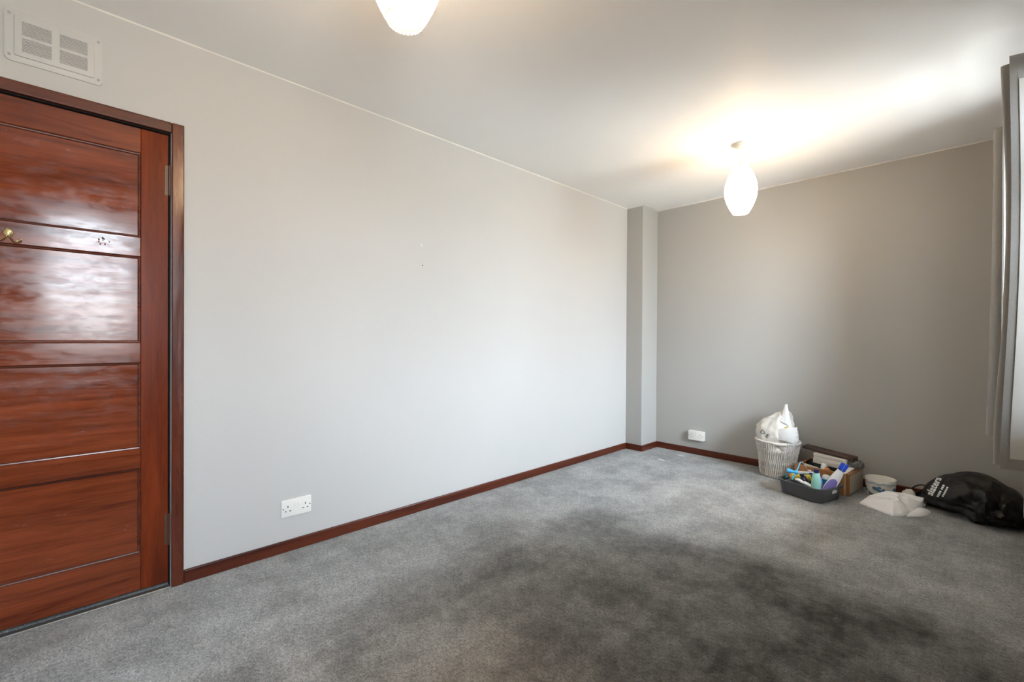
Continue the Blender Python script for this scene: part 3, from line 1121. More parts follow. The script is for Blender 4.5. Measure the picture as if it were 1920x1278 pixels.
for ph in (0, 2 * PI / 3, 4 * PI / 3):
    pts = []
    for k in range(240):
        a = 2 * PI * k / 240
        q = a * 26 + ph
        rr = bas_r(BH) + 0.0055 * math.cos(q)
        pts.append((rr * math.cos(a), rr * math.sin(a), BH + 0.0055 * math.sin(q)))
    mbr.tube(pts, 0.0052, 6, closed=True)
mbr.build('braided_rim', M['wicker'], bk, smooth=True)
MB().lathe([(0.110, 0.002), (0.114, 0.008), (0.110, 0.014)], 40).build('base', M['wicker'], bk, smooth=True, angle=0.8)
# thicker wrapped bar of the handle hole
pts = []
for k in range(120):
    a = HA - 0.29 + 0.58 * k / 119
    rr = bas_r(BH) + 0.004
    q = k * 1.05
    pts.append((rr * math.cos(a) + 0.004 * math.cos(q) * math.cos(a), rr * math.sin(a) + 0.004 * math.cos(q) * math.sin(a), BH - 0.003 + 0.0055 * math.sin(q)))
MB().tube(pts, 0.0048, 6).build('handle_wrap', M['wicker'], bk, smooth=True)

# ------------------------------------------------------------------ carrier bags in the basket


def crumple(p, amp, f, seed):
    d = amp * (0.55 * (ridged(p, f, seed) - 0.45) + 0.30 * (ridged(p, f * 2.1, seed + 3.3) - 0.45) + 0.15 * noise.noise(p * f * 4 + Vector((seed, 0, 0))))
    return d


def soft_bag(name, mat, parent, rings, seed, amp, f, nu=72, nv=46):
    """rings: (z, cx, cy, rx, ry) bottom to top, smooth-interpolated; closed top and bottom"""
    def interp(t):
        s = t * (len(rings) - 1)
        i = min(int(s), len(rings) - 2)
        k = s - i
        k = k * k * (3 - 2 * k) * 0.5 + k * 0.5
        return [a + (b_ - a) * k for a, b_ in zip(rings[i], rings[i + 1])]

    mb = MB()

    def fn(u, v):
        z, cx, cy, rx, ry = interp(v)
        a = 2 * PI * u
        p = Vector((cx + rx * math.cos(a), cy + ry * math.sin(a), z))
        dr_ = crumple(p, amp, f, seed) * min(1.0, min(rx, ry) / 0.03)
        dirv = Vector((math.cos(a), math.sin(a), 0.25)).normalized()
        return p + dirv * dr_
    g = mb.grid(fn, nu, nv, closed_u=True)
    mb.bm.faces.new(g[0][::-1])
    mb.bm.faces.new(g[-1])
    return mb.build(name, mat, parent, smooth=True, angle=0.75)


b1 = empty('carrier_bag', (BX, BY, 0.02))
tag(b1, 'crumpled off-white carrier bag with dark letters rising to a peak out of the wicker basket', 'carrier bag')
# local axes: world.  camera-right is roughly RGT
f1 = soft_bag('bag_film', M['bag_white'], b1, [
    (0.000, 0, 0, 0.080, 0.080), (0.10, 0, 0, 0.104, 0.104), (0.20, 0, 0, 0.118, 0.118), (0.255, -0.006, 0, 0.128, 0.124),
    (0.31, -0.014, 0.0, 0.138, 0.124), (0.37, -0.016, 0.005, 0.132, 0.115), (0.425, -0.004, 0.01, 0.102, 0.090),
    (0.462, 0.020, 0.008, 0.070, 0.062), (0.490, 0.044, 0.000, 0.040, 0.040), (0.525, 0.056, -0.010, 0.018, 0.020), (0.558, 0.061, -0.016, 0.003, 0.004)],
    1.3, 0.030, 8.5)
f1['label'] = 'off-white film with folds'
vd = Vector((BX, BY, 0)).normalized()          # from the camera to the basket
vr = Vector((vd.y, -vd.x, 0))
tilt = math.radians(-32)
ux = vr * math.cos(tilt) + Vector((0, 0, 1)) * math.sin(tilt)
uy = -vr * math.sin(tilt) + Vector((0, 0, 1)) * math.cos(tilt)
o = stamp(text_mesh('D E', 0.046), 'lettering', M['ink'], f1, Vector((0, 0, 0.322)) - vr * 0.090, ux, uy, 0.002)
o['label'] = 'dark capital letters D and E printed on the bag'



def sheet(name, mat, parent, corners, bow, seed, n=10, th=0.0025):
    """a small stiff fold of film: bilinear patch between four corners with a bow, given thickness"""
    c = [Vector(q) for q in corners]
    nrm = (c[1] - c[0]).cross(c[3] - c[0]).normalized()
    mb = MB()

    def f(u, v, o):
        p = c[0].lerp(c[1], u).lerp(c[3].lerp(c[2], u), v)
        return p + nrm * (bow * math.sin(PI * u) * math.sin(PI * (0.15 + 0.7 * v)) + 0.003 * noise.noise(Vector((u * 3, v * 3, seed))) + o)
    g0 = mb.grid(lambda u, v: f(u, v, 0), n, n)
    g1 = mb.grid(lambda u, v: f(u, v, th), n, n)
    for k in range(n - 1):
        for (a_, b2_) in ((g0[0], g1[0]), (g0[-1], g1[-1])):
            mb.bm.faces.new((a_[k], a_[k + 1], b2_[k + 1], b2_[k]))
        for j in (0, n - 1):
            mb.bm.faces.new((g0[k][j], g0[k + 1][j], g1[k + 1][j], g1[k][j]))
    return mb.build(name, mat, parent, smooth=True, angle=0.9)


sheet('folded_corner', M['bag_bright'], b1, [(0.036, -0.070, 0.432), (0.110, -0.044, 0.385), (0.070, -0.014, 0.564), (0.052, -0.018, 0.560)], 0.016, 1.0)
b2 = empty('carrier_bag', (BX + 0.075, BY - 0.062, 0.19))
tag(b2, 'small bright white carrier bag tucked into the right front of the wicker basket', 'carrier bag')
sheet('folded_corner', M['bag_bright'], b2, [(-0.050, -0.058, 0.125), (0.066, -0.048, 0.110), (0.086, -0.030, 0.234), (-0.040, -0.042, 0.206)], 0.020, 2.0)
f2 = soft_bag('bag_film', M['bag_bright'], b2, [
    (0.0, 0, 0, 0.030, 0.028), (0.05, 0.0, 0, 0.046, 0.040), (0.11, 0.012, 0, 0.064, 0.046), (0.16, 0.014, 0.0, 0.066, 0.042),
    (0.20, 0.018, 0.0, 0.060, 0.030), (0.222, 0.020, 0.0, 0.050, 0.012)], 5.1, 0.022, 13.0, 56, 32)
mb = MB()
mb.grid(lambda u, v: (-0.012 + 0.028 * u, -0.022 + 0.02 * v - 0.01 * u, 0.208 + 0.012 * v + 0.008 * u + 0.004 * math.sin(u * 9)), 8, 4)
mb.build('yellow_tab', M['yellow'], b2, smooth=True)

# ------------------------------------------------------------------ wooden crate and what it holds
CA = math.radians(7)
cr_o = Vector((-0.617, 3.875, 0.0))
crm = Matrix.Translation(cr_o) @ Matrix.Rotation(-CA, 4, 'Z')
cr_ = empty('wooden_crate', cr_o, (0, 0, -CA))
tag(cr_, 'open wooden drawer box with orange pine front and pale plywood side, behind the grey tub', 'box')
CW, CD, CH, CT = 0.345, 0.300, 0.155, 0.016
MB().box(-CW, -0.018, 0, CT, 0.004, CH, 0.0015).build('front_panel', M['crate_orange'], cr_)
MB().box(-0.0175, 0.0, 0, 0.022, 0.0, CH + 0.002, 0.0015).build('corner_post', M['crate_orange'], cr_)
MB().box(-0.026, -0.0185, -0.003, 0.001, 0.004, CH - 0.004, 0.001).build('corner_bead', M['crate_ply'], cr_)
sidep = MB().box(-CT, 0.0, 0.0225, CD, 0.012, CH - 0.016, 0.001).build('side_panel', M['crate_ply'], cr_)
sidep['label'] = 'pale plywood side of the box'
MB().box(-0.0005, 0.0006, 0.060, 0.063, 0.075, 0.085).build('slot', M['plastic_hole'], sidep)
MB().box(-CT - 0.001, 0.001, 0.0225, CD, CH - 0.0158, CH, 0.0015).build('top_rail', M['crate_edge'], cr_)
MB().box(-CW, -CW + CT, CT + 0.0005, CD, 0.004, CH, 0.0015).build('side_panel', M['crate_orange'], cr_)
MB().box(-CW + CT + 0.0005, -CT - 0.0015, CD - CT, CD, 0.004, CH, 0.0015).build('back_panel', M['crate_orange'], cr_)
MB().box(-CW + CT + 0.0005, -CT - 0.0005, CT + 0.0005, CD - CT - 0.0005, 0.006, 0.014).build('bottom_panel', M['crate_ply'], cr_)


def cw(x, y, z=0.0):
    """crate-local to world"""
    return crm @ Vector((x, y, z))


def thing_mesh(mb, name, mat, label, cat, smooth=False, angle=None, group=None):
    return tag(mb.build(name, mat, smooth=smooth, angle=angle), label, cat, group)


def placed(mb, name, mat, label, cat, loc, rot=None, smooth=False, angle=None, group=None):
    o = thing_mesh(mb, name, mat, label, cat, smooth, angle, group)
    o.location = loc
    if isinstance(rot, Quaternion):
        o.rotation_mode = 'QUATERNION'
        o.rotation_quaternion = rot
    elif rot:
        o.rotation_euler = rot
    return o


# dark green carton that carries the paper stack
placed(MB().box(-0.12, 0.12, -0.052, 0.052, 0, 0.138, 0.002), 'carton', M['green_dark'],
       'dark green carton inside the wooden box, under the cream paper stack', 'carton', cw(-0.155, 0.205, 0.0145), (0, 0, -CA))

# stack of cream paper, loosely squared
ps = empty('paper_stack', cw(-0.165, 0.196, 0.1535), (0, math.radians(3.0), -CA - 0.02))
tag(ps, 'thick stack of cream paper sheets under the dark brown board, in the wooden box', 'paper stack')
z = 0.0
for k in range(9):
    h = 0.0078 + 0.002 * random.random()
    dx, dy = random.uniform(-0.003, 0.003), random.uniform(-0.003, 0.003)
    MB().box(-0.106 + dx, 0.106 + dx, -0.055 + dy, 0.045 + dy, z, z + h - 0.0012, 0.0008).build('sheet_bundle', M['paper'], ps)
    z += h
PSZ = z
placed(MB().box(-0.118, 0.08, -0.010, 0.012, 0.0, 0.094, 0.002), 'folder', M['paper_grey'], 'pale grey folder standing behind the cream paper stack', 'folder',
       cw(-0.172, 0.260, 0.1535), (0, math.radians(3.0), -CA))

# dark brown lid resting on the paper and against the wall
lid = empty('wooden_tray', cw(-0.188, 0.222, 0.1535 + PSZ + 0.008), (math.radians(4), math.radians(4.2), -CA - 0.085))
tag(lid, 'dark brown shallow wooden tray lying upside down on the cream paper stack', 'tray')
MB().box(-0.172, 0.172, -0.052, 0.030, 0.010, 0.019, 0.003).build('tray_base', M['brown'], lid)
MB().box(-0.172, 0.172, -0.052, -0.043, 0.000, 0.010, 0.002).build('tray_rim', M['brown'], lid)
MB().box(0.162, 0.172, -0.043, 0.030, -0.014, 0.010, 0.002).build('tray_rim', M['brown'], lid)
MB().box(-0.172, -0.162, -0.043, 0.030, -0.004, 0.010, 0.002).build('tray_rim', M['brown'], lid)

# white cup
cup = empty('small_bottle', (-0.800, 3.985, 0.0), (math.radians(-6), math.radians(4), 0))
tag(cup, 'small white capped bottle standing in the wooden box beside the copper bauble', 'bottle')
MB().lathe([(0.0200, 0.110), (0.0195, 0.150), (0.0170, 0.176), (0.0155, 0.178)], 24).build('cap', M['white_plastic'], cup, smooth=True, angle=0.8)
MB().lathe([(0.0225, 0.050), (0.0225, 0.108), (0.0195, 0.111)], 24).build('bottle_body', M['white_plastic'], cup, smooth=True, angle=0.8)
MB().lathe([(0.0215, 0.016), (0.0225, 0.05)], 24).build('bottle_foot', M['white_plastic'], cup, smooth=True, angle=0.8)
# copper ball
bl = MB()
bmesh.ops.create_uvsphere(bl.bm, u_segments=20, v_segments=12, radius=0.0165)
for v in bl.bm.verts: v.co.z *= 0.95
bl.lathe([(0.004, 0.014), (0.0045, 0.020), (0.003, 0.022)], 10)
placed(bl, 'bauble', M['copper'], 'small shiny copper bauble beside the small white bottle in the wooden box', 'bauble', (-0.762, 3.975, 0.142), None, True, 0.9)
# a padded dark cloth fills the crate below the small things
fl = MB()
fl.grid(lambda u, v: tuple(Vector((-0.30 + 0.28 * u, 0.025 + 0.115 * v, 0.105 + 0.022 * noise.noise(Vector((u * 4, v * 3, 2.2))) - 0.03 * (abs(2 * u - 1) ** 4)))), 30, 16)
fl.grid(lambda u, v: (-0.30 + 0.28 * u, 0.025 + 0.115 * v, 0.016), 2, 2)
placed(fl, 'folded_cloth', M['dark_cloth'], 'dark slate cloth filling the front of the wooden box', 'cloth', cr_o, (0, 0, -CA), True)
# copper rods
for k in range(4):
    a = Vector((-0.775 + 0.011 * k, 3.955, 0.148))
    b_ = Vector((-0.742 + 0.012 * k, 3.925, 0.098))
    d = (b_ - a)
    q = Vector((0, 0, 1)).rotation_difference(-d.normalized())
    mb = MB().tube([(0, 0, 0), (0, 0, d.length)], 0.0026, 8)
    mb.tube([(0, 0, -0.003), (0, 0, 0.006)], 0.0034, 8)
    placed(mb, 'metal_rod', M['copper'], ('thin copper rod nearest the small white bottle in the wooden box', 'second thin copper rod from the small white bottle in the wooden box',
            'third thin copper rod from the small white bottle in the wooden box', 'thin copper rod farthest from the small white bottle in the wooden box')[k], 'rod', b_, q, True, 0.9, 'copper rods in the wooden box')
# black plastic bag at the left of the crate
mb = MB()
mb.grid(lambda u, v: tuple((lambda p: p * (1 + 2.6 * crumple(p * 1.0, 0.07, 26, 8.0)))(Vector((0.045 * math.cos(2 * PI * u) * math.sin(PI * v), 0.032 * math.sin(2 * PI * u) * math.sin(PI * v), -0.050 * math.cos(PI * v))))), 40, 24, True)
placed(mb, 'black_pouch', M['bag_black'], 'small crumpled black pouch in the left of the wooden box', 'pouch', cw(-0.272, 0.180, 0.125), (0, 0.2, 0), True, 0.8)
# pale card wedge
placed(MB().box(-0.045, 0.045, -0.002, 0.002, 0, 0.058, 0.0006), 'card', M['paper_grey'], 'pale card leaning at the left front of the wooden box', 'card',
       cw(-0.265, 0.062, 0.095), (math.radians(-14), math.radians(12), 0.2))
# booklet with a red cover
bkl = empty('booklet', cw(-0.058, 0.085, 0.146), (math.radians(13), math.radians(-2), -0.30))
tag(bkl, 'white booklet with a red edge lying over the right corner of the wooden box', 'booklet')
MB().box(-0.036, 0.036, -0.075, 0.075, 0.004, 0.012, 0.001).build('pages', M['paper'], bkl)
MB().box(-0.038, 0.038, -0.077, 0.077, 0.000, 0.003, 0.0006).build('cover', M['red'], bkl)
# clear film bag with dark bits
cb = empty('clear_bag', cw(-0.045, 0.215, 0.150))
tag(cb, 'clear plastic bag with dark cloth bits at the right back of the wooden box', 'plastic bag')
soft_bag('film', M['film'], cb, [(0.004, 0, 0, 0.036, 0.040), (0.024, 0.008, 0, 0.056, 0.056), (0.050, 0.006, 0, 0.054, 0.052), (0.074, -0.006, 0, 0.036, 0.034), (0.092, -0.012, 0, 0.012, 0.014)], 2.2, 0.03, 20, 48, 24)
for k, (dx, dy, l, a) in enumerate(((-0.016, -0.008, 0.070, -0.55), (0.004, 0.006, 0.066, -0.62), (0.012, -0.010, 0.052, -0.70))):
    mb = MB().box(-l / 2, l / 2, -0.007, 0.007, -0.0035, 0.0035, 0.002)
    mb.xform(Matrix.Translation((dx, dy, 0.038 - 0.003 * k)) @ Matrix.Rotation(-a, 4, 'Y') @ Matrix.Rotation(0.25 * k, 4, 'X'))
    mb.build('dark_strip', M['dark_cloth'], cb)

# ------------------------------------------------------------------ charcoal washing-up tub
TA = math.radians(-18)
TC = Vector((-0.816, 3.715, 0.0))
tb = empty('plastic_tub', TC, (0, 0, TA))
tag(tb, 'dark grey plastic washing-up tub full of cleaning bottles, in front of the wooden box', 'tub')
TW, TD, TH = 0.308, 0.285, 0.102


def tub_ring(t, inner):
    """outline at height fraction t"""
    s = 0.90 + 0.10 * t
    off = -0.0035 if inner else 0.0
    return rrect(TW * s + 2 * off, TD * s + 2 * off, 0.058 * s, 7)


mb = MB()
outer = [[(x, y, TH * t) for x, y in tub_ring(t, False)] for t in (0.10, 0.35, 0.6, 0.88)]
bot = [(x * 0.96, y * 0.96, 0.0) for x, y in tub_ring(0.0, False)]
mid = [(x * 0.99, y * 0.99, TH * 0.03) for x, y in tub_ring(0.02, False)]
lip = [[(x, y, z) for x, y in rrect(TW * sc + e_, TD * sc + e_, 0.060, 7)] for z, sc, e_ in ((TH * 0.87, 1.0, 0.003), (TH * 0.88, 1.0, 0.013), (TH * 0.985, 1.0, 0.016), (TH, 1.0, 0.011), (TH * 0.99, 1.0, -0.006))]
inn = [[(x, y, TH * t + 0.004) for x, y in tub_ring(t, True)] for t in (0.85, 0.5, 0.10)]
inb = [(x * 0.96, y * 0.96, 0.005) for x, y in tub_ring(0.0, True)]
loops = [bot, mid] + outer + lip + inn + [inb]
vv = [[mb.bm.verts.new(p) for p in lp] for lp in loops]
N_ = len(vv[0])
for a, b_ in zip(vv, vv[1:]):
    for k in range(N_):
        mb.bm.faces.new((a[k], a[(k + 1) % N_], b_[(k + 1) % N_], b_[k]))
mb.bm.faces.new(vv[0][::-1])
mb.bm.faces.new(vv[-1])
mb.build('tub_body', M['tub'], tb, smooth=True, angle=0.7)
st = MB().box(-0.026, 0.026, -0.001, 0.001, -0.011, 0.011, 0.0005)
st.xform(Matrix.Translation((TW * 0.485 + 0.0012, 0.022, TH * 0.66)) @ Matrix.Rotation(math.radians(8.5), 4, 'Y') @ Matrix.Rotation(PI / 2, 4, 'Z'))
o = st.build('sticker', M['label'], tb)
o['label'] = 'white sticker on the end of the tub'
for sx in (-0.06, 0.075):
    MB().box(sx - 0.002, sx + 0.002, -TD / 2 - 0.0012, -TD / 2 + 0.006, TH * 0.42, TH * 0.86, 0.001).xform(Matrix.Translation((0, 0.008, 0)) @ Matrix.Rotation(math.radians(-0.0), 4, 'X')).build('rib', M['tub'], tb)


def oriented(base, top):
    d = (Vector(top) - Vector(base)).normalized()
    return Vector((0, 0, 1)).rotation_difference(d)


# mint bottle
bt = empty('mint_bottle', (-0.762, 3.640, 0.006), (0, 0, 0.3))
tag(bt, 'mint green bottle with a navy cap standing at the front of the grey tub', 'bottle')
MB().lathe([(0.024, 0.0), (0.027, 0.004), (0.028, 0.06), (0.0275, 0.12), (0.0235, 0.152), (0.0165, 0.176), (0.0145, 0.182)], 28, sx=1.0, sy=0.8).build('bottle_body', M['mint'], bt, smooth=True, angle=0.8)
MB().lathe([(0.0155, 0.181), (0.0165, 0.184), (0.0160, 0.202), (0.0140, 0.206)], 24).build('cap', M['navy'], bt, smooth=True, angle=0.6)
# lavender bottle just behind
bt = empty('lavender_bottle', (-0.765, 3.695, 0.006))
tag(bt, 'lavender bottle half hidden behind the mint green bottle', 'bottle')
MB().lathe([(0.030, 0.0), (0.034, 0.004), (0.034, 0.095), (0.028, 0.128), (0.016, 0.146)], 28, sx=1.0, sy=0.55).build('bottle_body', M['lavender'], bt, smooth=True, angle=0.8)
MB().lathe([(0.0145, 0.145), (0.0150, 0.165), (0.012, 0.168)], 20).build('cap', M['lavender'], bt, smooth=True, angle=0.6)
# deep blue tumbler with a clear lid
bt = empty('blue_pot', (-0.722, 3.715, 0.006), (math.radians(3), math.radians(2), 0))
tag(bt, 'deep blue pot with a pale lid between the mint bottle and the white bottle', 'pot')
MB().lathe([(0.020, 0.0), (0.022, 0.004), (0.0245, 0.135), (0.023, 0.136)], 26).build('pot_body', M['teal_blue'], bt, smooth=True, angle=0.8)
MB().lathe([(0.0255, 0.136), (0.0255, 0.147), (0.020, 0.158), (0.012, 0.161)], 26).build('lid', M['grey_plastic'], bt, smooth=True, angle=0.8)
# big white bottle leaning right
P0, P1 = Vector((-0.722, 3.672, 0.036)), Vector((-0.612, 3.712, 0.262))
bt = empty('white_bottle', P0, oriented(P0, P1) @ Quaternion((0, 0, 1), 0.25))
tag(bt, 'white bottle with purple label and square blue cap leaning right in the grey tub', 'bottle')
L_ = (P1 - P0).length
bb = MB().lathe([(0.026, 0.0), (0.030, 0.006), (0.0315, 0.05), (0.031, 0.13), (0.027, 0.165), (0.0225, 0.190), (0.0205, L_ - 0.050)], 30, sx=1.0, sy=0.62)
body = bb.build('bottle_body', M['white_plastic'], bt, smooth=True, angle=0.8)
CAPW = 0.021
mbc = MB().box(-CAPW, CAPW, -CAPW * 0.78, CAPW * 0.78, L_ - 0.050, L_, 0.004, 2)
cap = mbc.build('cap', M['blue'], bt, smooth=True, angle=0.6)
MB().box(-0.001, 0.001, -CAPW * 0.78 - 0.0006, -CAPW * 0.78 + 0.002, L_ - 0.048, L_ - 0.003).build('cap_ridge', M['lavender'], cap)
# purple swoosh label wrapped on the front
lb = MB()


def lab(u, v):
    zz = 0.030 + 0.105 * v
    wdt = 0.95 * math.sqrt(max(0.0, 1 - max(0.0, (v - 0.35) / 0.65) ** 2))
    a = -PI / 2 + (u - 0.5) * 2.2 * wdt
    return (0.0324 * math.cos(a), 0.0324 * 0.62 * math.sin(a), zz)


lb.grid(lab, 20, 16)
lb.build('label_print', M['purple'], body, smooth=True)

# sky-blue and grey squeegee across the left
sq = empty('squeegee', (0, 0, 0))
tag(sq, 'sky blue and grey hand squeegee lying across the left of the grey tub', 'squeegee')
ca, cb_ = Vector((-0.945, 3.672, 0.157)), Vector((-0.892, 3.680, 0.152))
ch = Vector((-0.782, 3.690, 0.166))
MB().tube([ca, ca.lerp(cb_, 0.15), ca.lerp(cb_, 0.75), cb_], [0.0165, 0.0170, 0.0095, 0.0115], 16).build('flared_grip', M['sky'], sq, smooth=True, angle=0.8)
MB().tube([cb_ - (ch - cb_).normalized() * 0.006, cb_ + (ch - cb_).normalized() * 0.012], 0.0145, 14).build('collar', M['sky'], sq, smooth=True, angle=0.8)
MB().tube([cb_, cb_.lerp(ch, 0.5), ch], [0.0105, 0.0112, 0.0120], 16).build('handle', M['grey_plastic'], sq, smooth=True, angle=0.8)
hb_ = cb_.lerp(ch, 0.80)
MB().lathe([(0.0070, 0.0), (0.0065, 0.002), (0.003, 0.003)], 16, sx=1.5, sy=0.8).xform(Matrix.Translation(hb_ + Vector((0.003, -0.0115, 0.002))) @ Matrix.Rotation(PI / 2, 4, 'X')).build('button', M['navy'], sq, smooth=True)
MB().box(-0.010, 0.010, -0.006, 0.006, 0.0, 0.014, 0.002).xform(Matrix.Translation(cb_.lerp(ch, 0.72) + Vector((0, 0, 0.009)))).build('trigger', M['grey_plastic'], sq)
MB().tube([(-0.872, 3.712, 0.226), (-0.884, 3.690, 0.178), (-0.909, 3.652, 0.105)], [0.0036, 0.0045, 0.0052], 10).build('blade_bar', M['sky'], sq, smooth=True, angle=0.8)
MB().tube([(-0.872, 3.712, 0.226), (-0.858, 3.722, 0.218), (-0.845, 3.735, 0.190), (-0.838, 3.742, 0.165)], 0.0016, 6).build('wire_loop', M['grey_plastic'], sq, smooth=True)


def lump(name, mat, label, cat, c, r, seed, amp=0.5, f=30, flat=1.0):
    mb = MB()
    mb.grid(lambda u, v: tuple((lambda p: Vector((p.x * r[0], p.y * r[1], p.z * r[2])) * (1 + amp * 0.35 * ridged(p, 1.6, seed)))(Vector((math.cos(2 * PI * u) * math.sin(PI * (0.02 + 0.96 * v)), math.sin(2 * PI * u) * math.sin(PI * (0.02 + 0.96 * v)), -math.cos(PI * (0.02 + 0.96 * v)))))), 28, 18, True)
    return placed(mb, name, mat, label, cat, c, None, True, 0.8)


# sponges, cloths and small bottles in the tub
placed(MB().box(-0.045, 0.045, -0.030, 0.030, 0, 0.030, 0.006, 2), 'sponge', M['yellow'], 'yellow sponge wedged in the left of the grey tub', 'sponge',
       (-0.892, 3.735, 0.092), (0.5, 0.25, 0.2), True, 0.8)
lump('duster', M['orange'], 'small orange duster at the left of the grey tub', 'duster', (-0.928, 3.735, 0.105), (0.020, 0.018, 0.026), 1.0)
lump('duster', M['yellow'], 'small yellow duster behind the navy bottle in the grey tub', 'duster', (-0.835, 3.735, 0.112), (0.022, 0.020, 0.026), 4.0)
P0, P1 = Vector((-0.812, 3.655, 0.070)), Vector((-0.868, 3.712, 0.140))
bt = empty('navy_bottle', P0, oriented(P0, P1))
tag(bt, 'dark navy bottle lying tilted in the middle of the grey tub', 'bottle')
MB().lathe([(0.016, 0.0), (0.0195, 0.006), (0.020, 0.055), (0.017, 0.078), (0.011, 0.090)], 24).build('bottle_body', M['navy'], bt, smooth=True, angle=0.8)
MB().lathe([(0.0205, 0.020), (0.0205, 0.030)], 24, False, False).build('green_band', M['green'], bt, smooth=True)
MB().lathe([(0.0125, 0.088), (0.0125, 0.104), (0.010, 0.106)], 20).build('cap', M['navy'], bt, smooth=True, angle=0.6)
placed(MB().tube([(0, 0, 0), (0.02, 0.0, 0.002), (0.075, -0.01, -0.020)], [0.006, 0.012, 0.010], 14), 'white_tube', M['white_plastic'], 'white tube lying behind the front rim of the grey tub', 'tube',
       (-0.890, 3.652, 0.108), None, True, 0.9)
placed(MB().tube([(0, 0, 0), (0.03, 0.0, -0.012), (0.05, 0, -0.02)], [0.011, 0.012, 0.008], 14), 'white_tube', M['white_plastic'], 'short white tube beside the mint green bottle in the grey tub', 'tube',
       (-0.832, 3.632, 0.105), None, True, 0.9)
bt = empty('teal_jar', (-0.957, 3.750, 0.060), (0.5, -0.3, 0))
tag(bt, 'white jar with a dark teal lid at the left end of the grey tub', 'jar')
MB().lathe([(0.020, 0.0), (0.023, 0.004), (0.023, 0.032), (0.020, 0.036)], 24).build('jar_body', M['white_plastic'], bt, smooth=True, angle=0.8)
MB().lathe([(0.0245, 0.036), (0.0245, 0.046), (0.020, 0.049)], 24).build('lid', plain('dark_teal_plastic', (0.012, 0.085, 0.11), 0.3), bt, smooth=True, angle=0.8)
# jumble of dark cloth under it all so nothing floats
fl = MB()
fl.grid(lambda u, v: (-0.125 + 0.25 * u, -0.115 + 0.23 * v, 0.062 + 0.020 * noise.noise(Vector((u * 5, v * 5, 7.7))) - 0.03 * max(abs(2 * u - 1), abs(2 * v - 1)) ** 4), 30, 30)
fl.grid(lambda u, v: (-0.118 + 0.236 * u, -0.11 + 0.22 * v, 0.006), 2, 2)
placed(fl, 'cleaning_cloth', M['dark_cloth'], 'dark crumpled cleaning cloth under the bottles in the grey tub', 'cloth', TC, (0, 0, TA), True)

# ------------------------------------------------------------------ ceramic pot
PX_, PY_ = -0.466, 4.052
pt = empty('ceramic_pot', (PX_, PY_, 0))
tag(pt, 'white glazed plant pot with blue painted motifs, behind the white cloth bag', 'plant pot')
PH = 0.128


def pot_r(z):
    t = z / PH
    return 0.070 + 0.0175 * t ** 0.6


prof = [(0.062, 0.0)] + [(pot_r(PH * k / 12), PH * k / 12) for k in range(1, 13)] + [(0.0868, PH + 0.002), (0.083, PH + 0.001), (0.080, PH - 0.01), (0.072, 0.05), (0.060, 0.014)]
pb = MB().lathe(prof, 48).build('pot_body', M['ceramic'], pt, smooth=True, angle=0.9)
for dz, th, mt in ((0.022, 0.0030, 'blue_line'), (0.031, 0.0018, 'blue_line')):
    mb = MB()
    mb.grid(lambda u, v: ((pot_r(PH - dz) + 0.0007) * math.cos(2 * PI * u), (pot_r(PH - dz) + 0.0007) * math.sin(2 * PI * u), PH - dz + 0.003 * math.sin(u * 2 * PI * 9) + th * (v - 0.5) * 2), 120, 2, True)
    mb.build('painted_line', M[mt], pb, smooth=True)


def motif(ang0, pts_list, name='painted_motif'):
    """flat shapes (angle offset, height, half-width, half-height) wrapped on the pot"""
    mb = MB()
    for (da, z, ra, rz, rot) in pts_list:
        n = 18
        c = mb.bm.verts.new(((pot_r(z) + 0.001) * math.cos(ang0 + da), (pot_r(z) + 0.001) * math.sin(ang0 + da), z))
        ring = []
        for k in range(n):
            a = 2 * PI * k / n
            x, y = ra * math.cos(a), rz * math.sin(a)
            x, y = x * math.cos(rot) - y * math.sin(rot), x * math.sin(rot) + y * math.cos(rot)
            zz = min(max(z + y, 0.002), PH)
            aa = ang0 + da + x / pot_r(zz)
            ring.append(mb.bm.verts.new(((pot_r(zz) + 0.001) * math.cos(aa), (pot_r(zz) + 0.001) * math.sin(aa), zz)))
        for k in range(n):
            mb.bm.faces.new((c, ring[k], ring[(k + 1) % n]))
    mb.build(name, M['blue_glaze'], pb)


ac = math.atan2(-PY_, -PX_)      # towards the camera
for q, sgn in ((0.0, 1), (1.45, 1), (-1.45, 1), (2.9, 1)):
    a0 = ac + q
    motif(a0, [(-0.34, 0.070, 0.020, 0.0135, -0.15), (-0.10, 0.060, 0.023, 0.0100, -0.35), (0.12, 0.049, 0.020, 0.0085, -0.30),
               (-0.06, 0.080, 0.011, 0.0075, -0.5), (0.20, 0.064, 0.009, 0.0125, 0.0), (0.30, 0.045, 0.014, 0.0080, 0.1), (-0.66, 0.020, 0.014, 0.014, 0.3), (-0.86, 0.028, 0.012, 0.014, 0.0)])

# ------------------------------------------------------------------ white cloth bag lying in front of the pot
wb = empty('cloth_bag', (-0.38, 3.83, 0))
tag(wb, 'flat white cloth bag lying on the carpet in front of the plant pot', 'cloth bag')
KX = [(-0.541, 3.776), (-0.502, 3.862), (-0.420, 3.936), (-0.330, 3.962), (-0.236, 3.972), (-0.246, 3.905), (-0.276, 3.800), (-0.318, 3.700), (-0.359, 3.655), (-0.450, 3.712)]
HZ = [0.010, 0.045, 0.078, 0.080, 0.070, 0.040, 0.022, 0.014, 0.008, 0.008]
ring_p = []
KP = [Vector((x, y, h)) for (x, y), h in zip(KX, HZ)]
for a_, b2_ in zip(KP, KP[1:] + KP[:1]):
    for k in range(8):
        t_ = 0.5 - 0.5 * math.cos(PI * k / 8)
        ring_p.append(a_.lerp(b2_, 0.5 * t_ + 0.5 * k / 8))
cen = Vector((-0.375, 3.825, 0.062))
mb = MB()
nR = 16


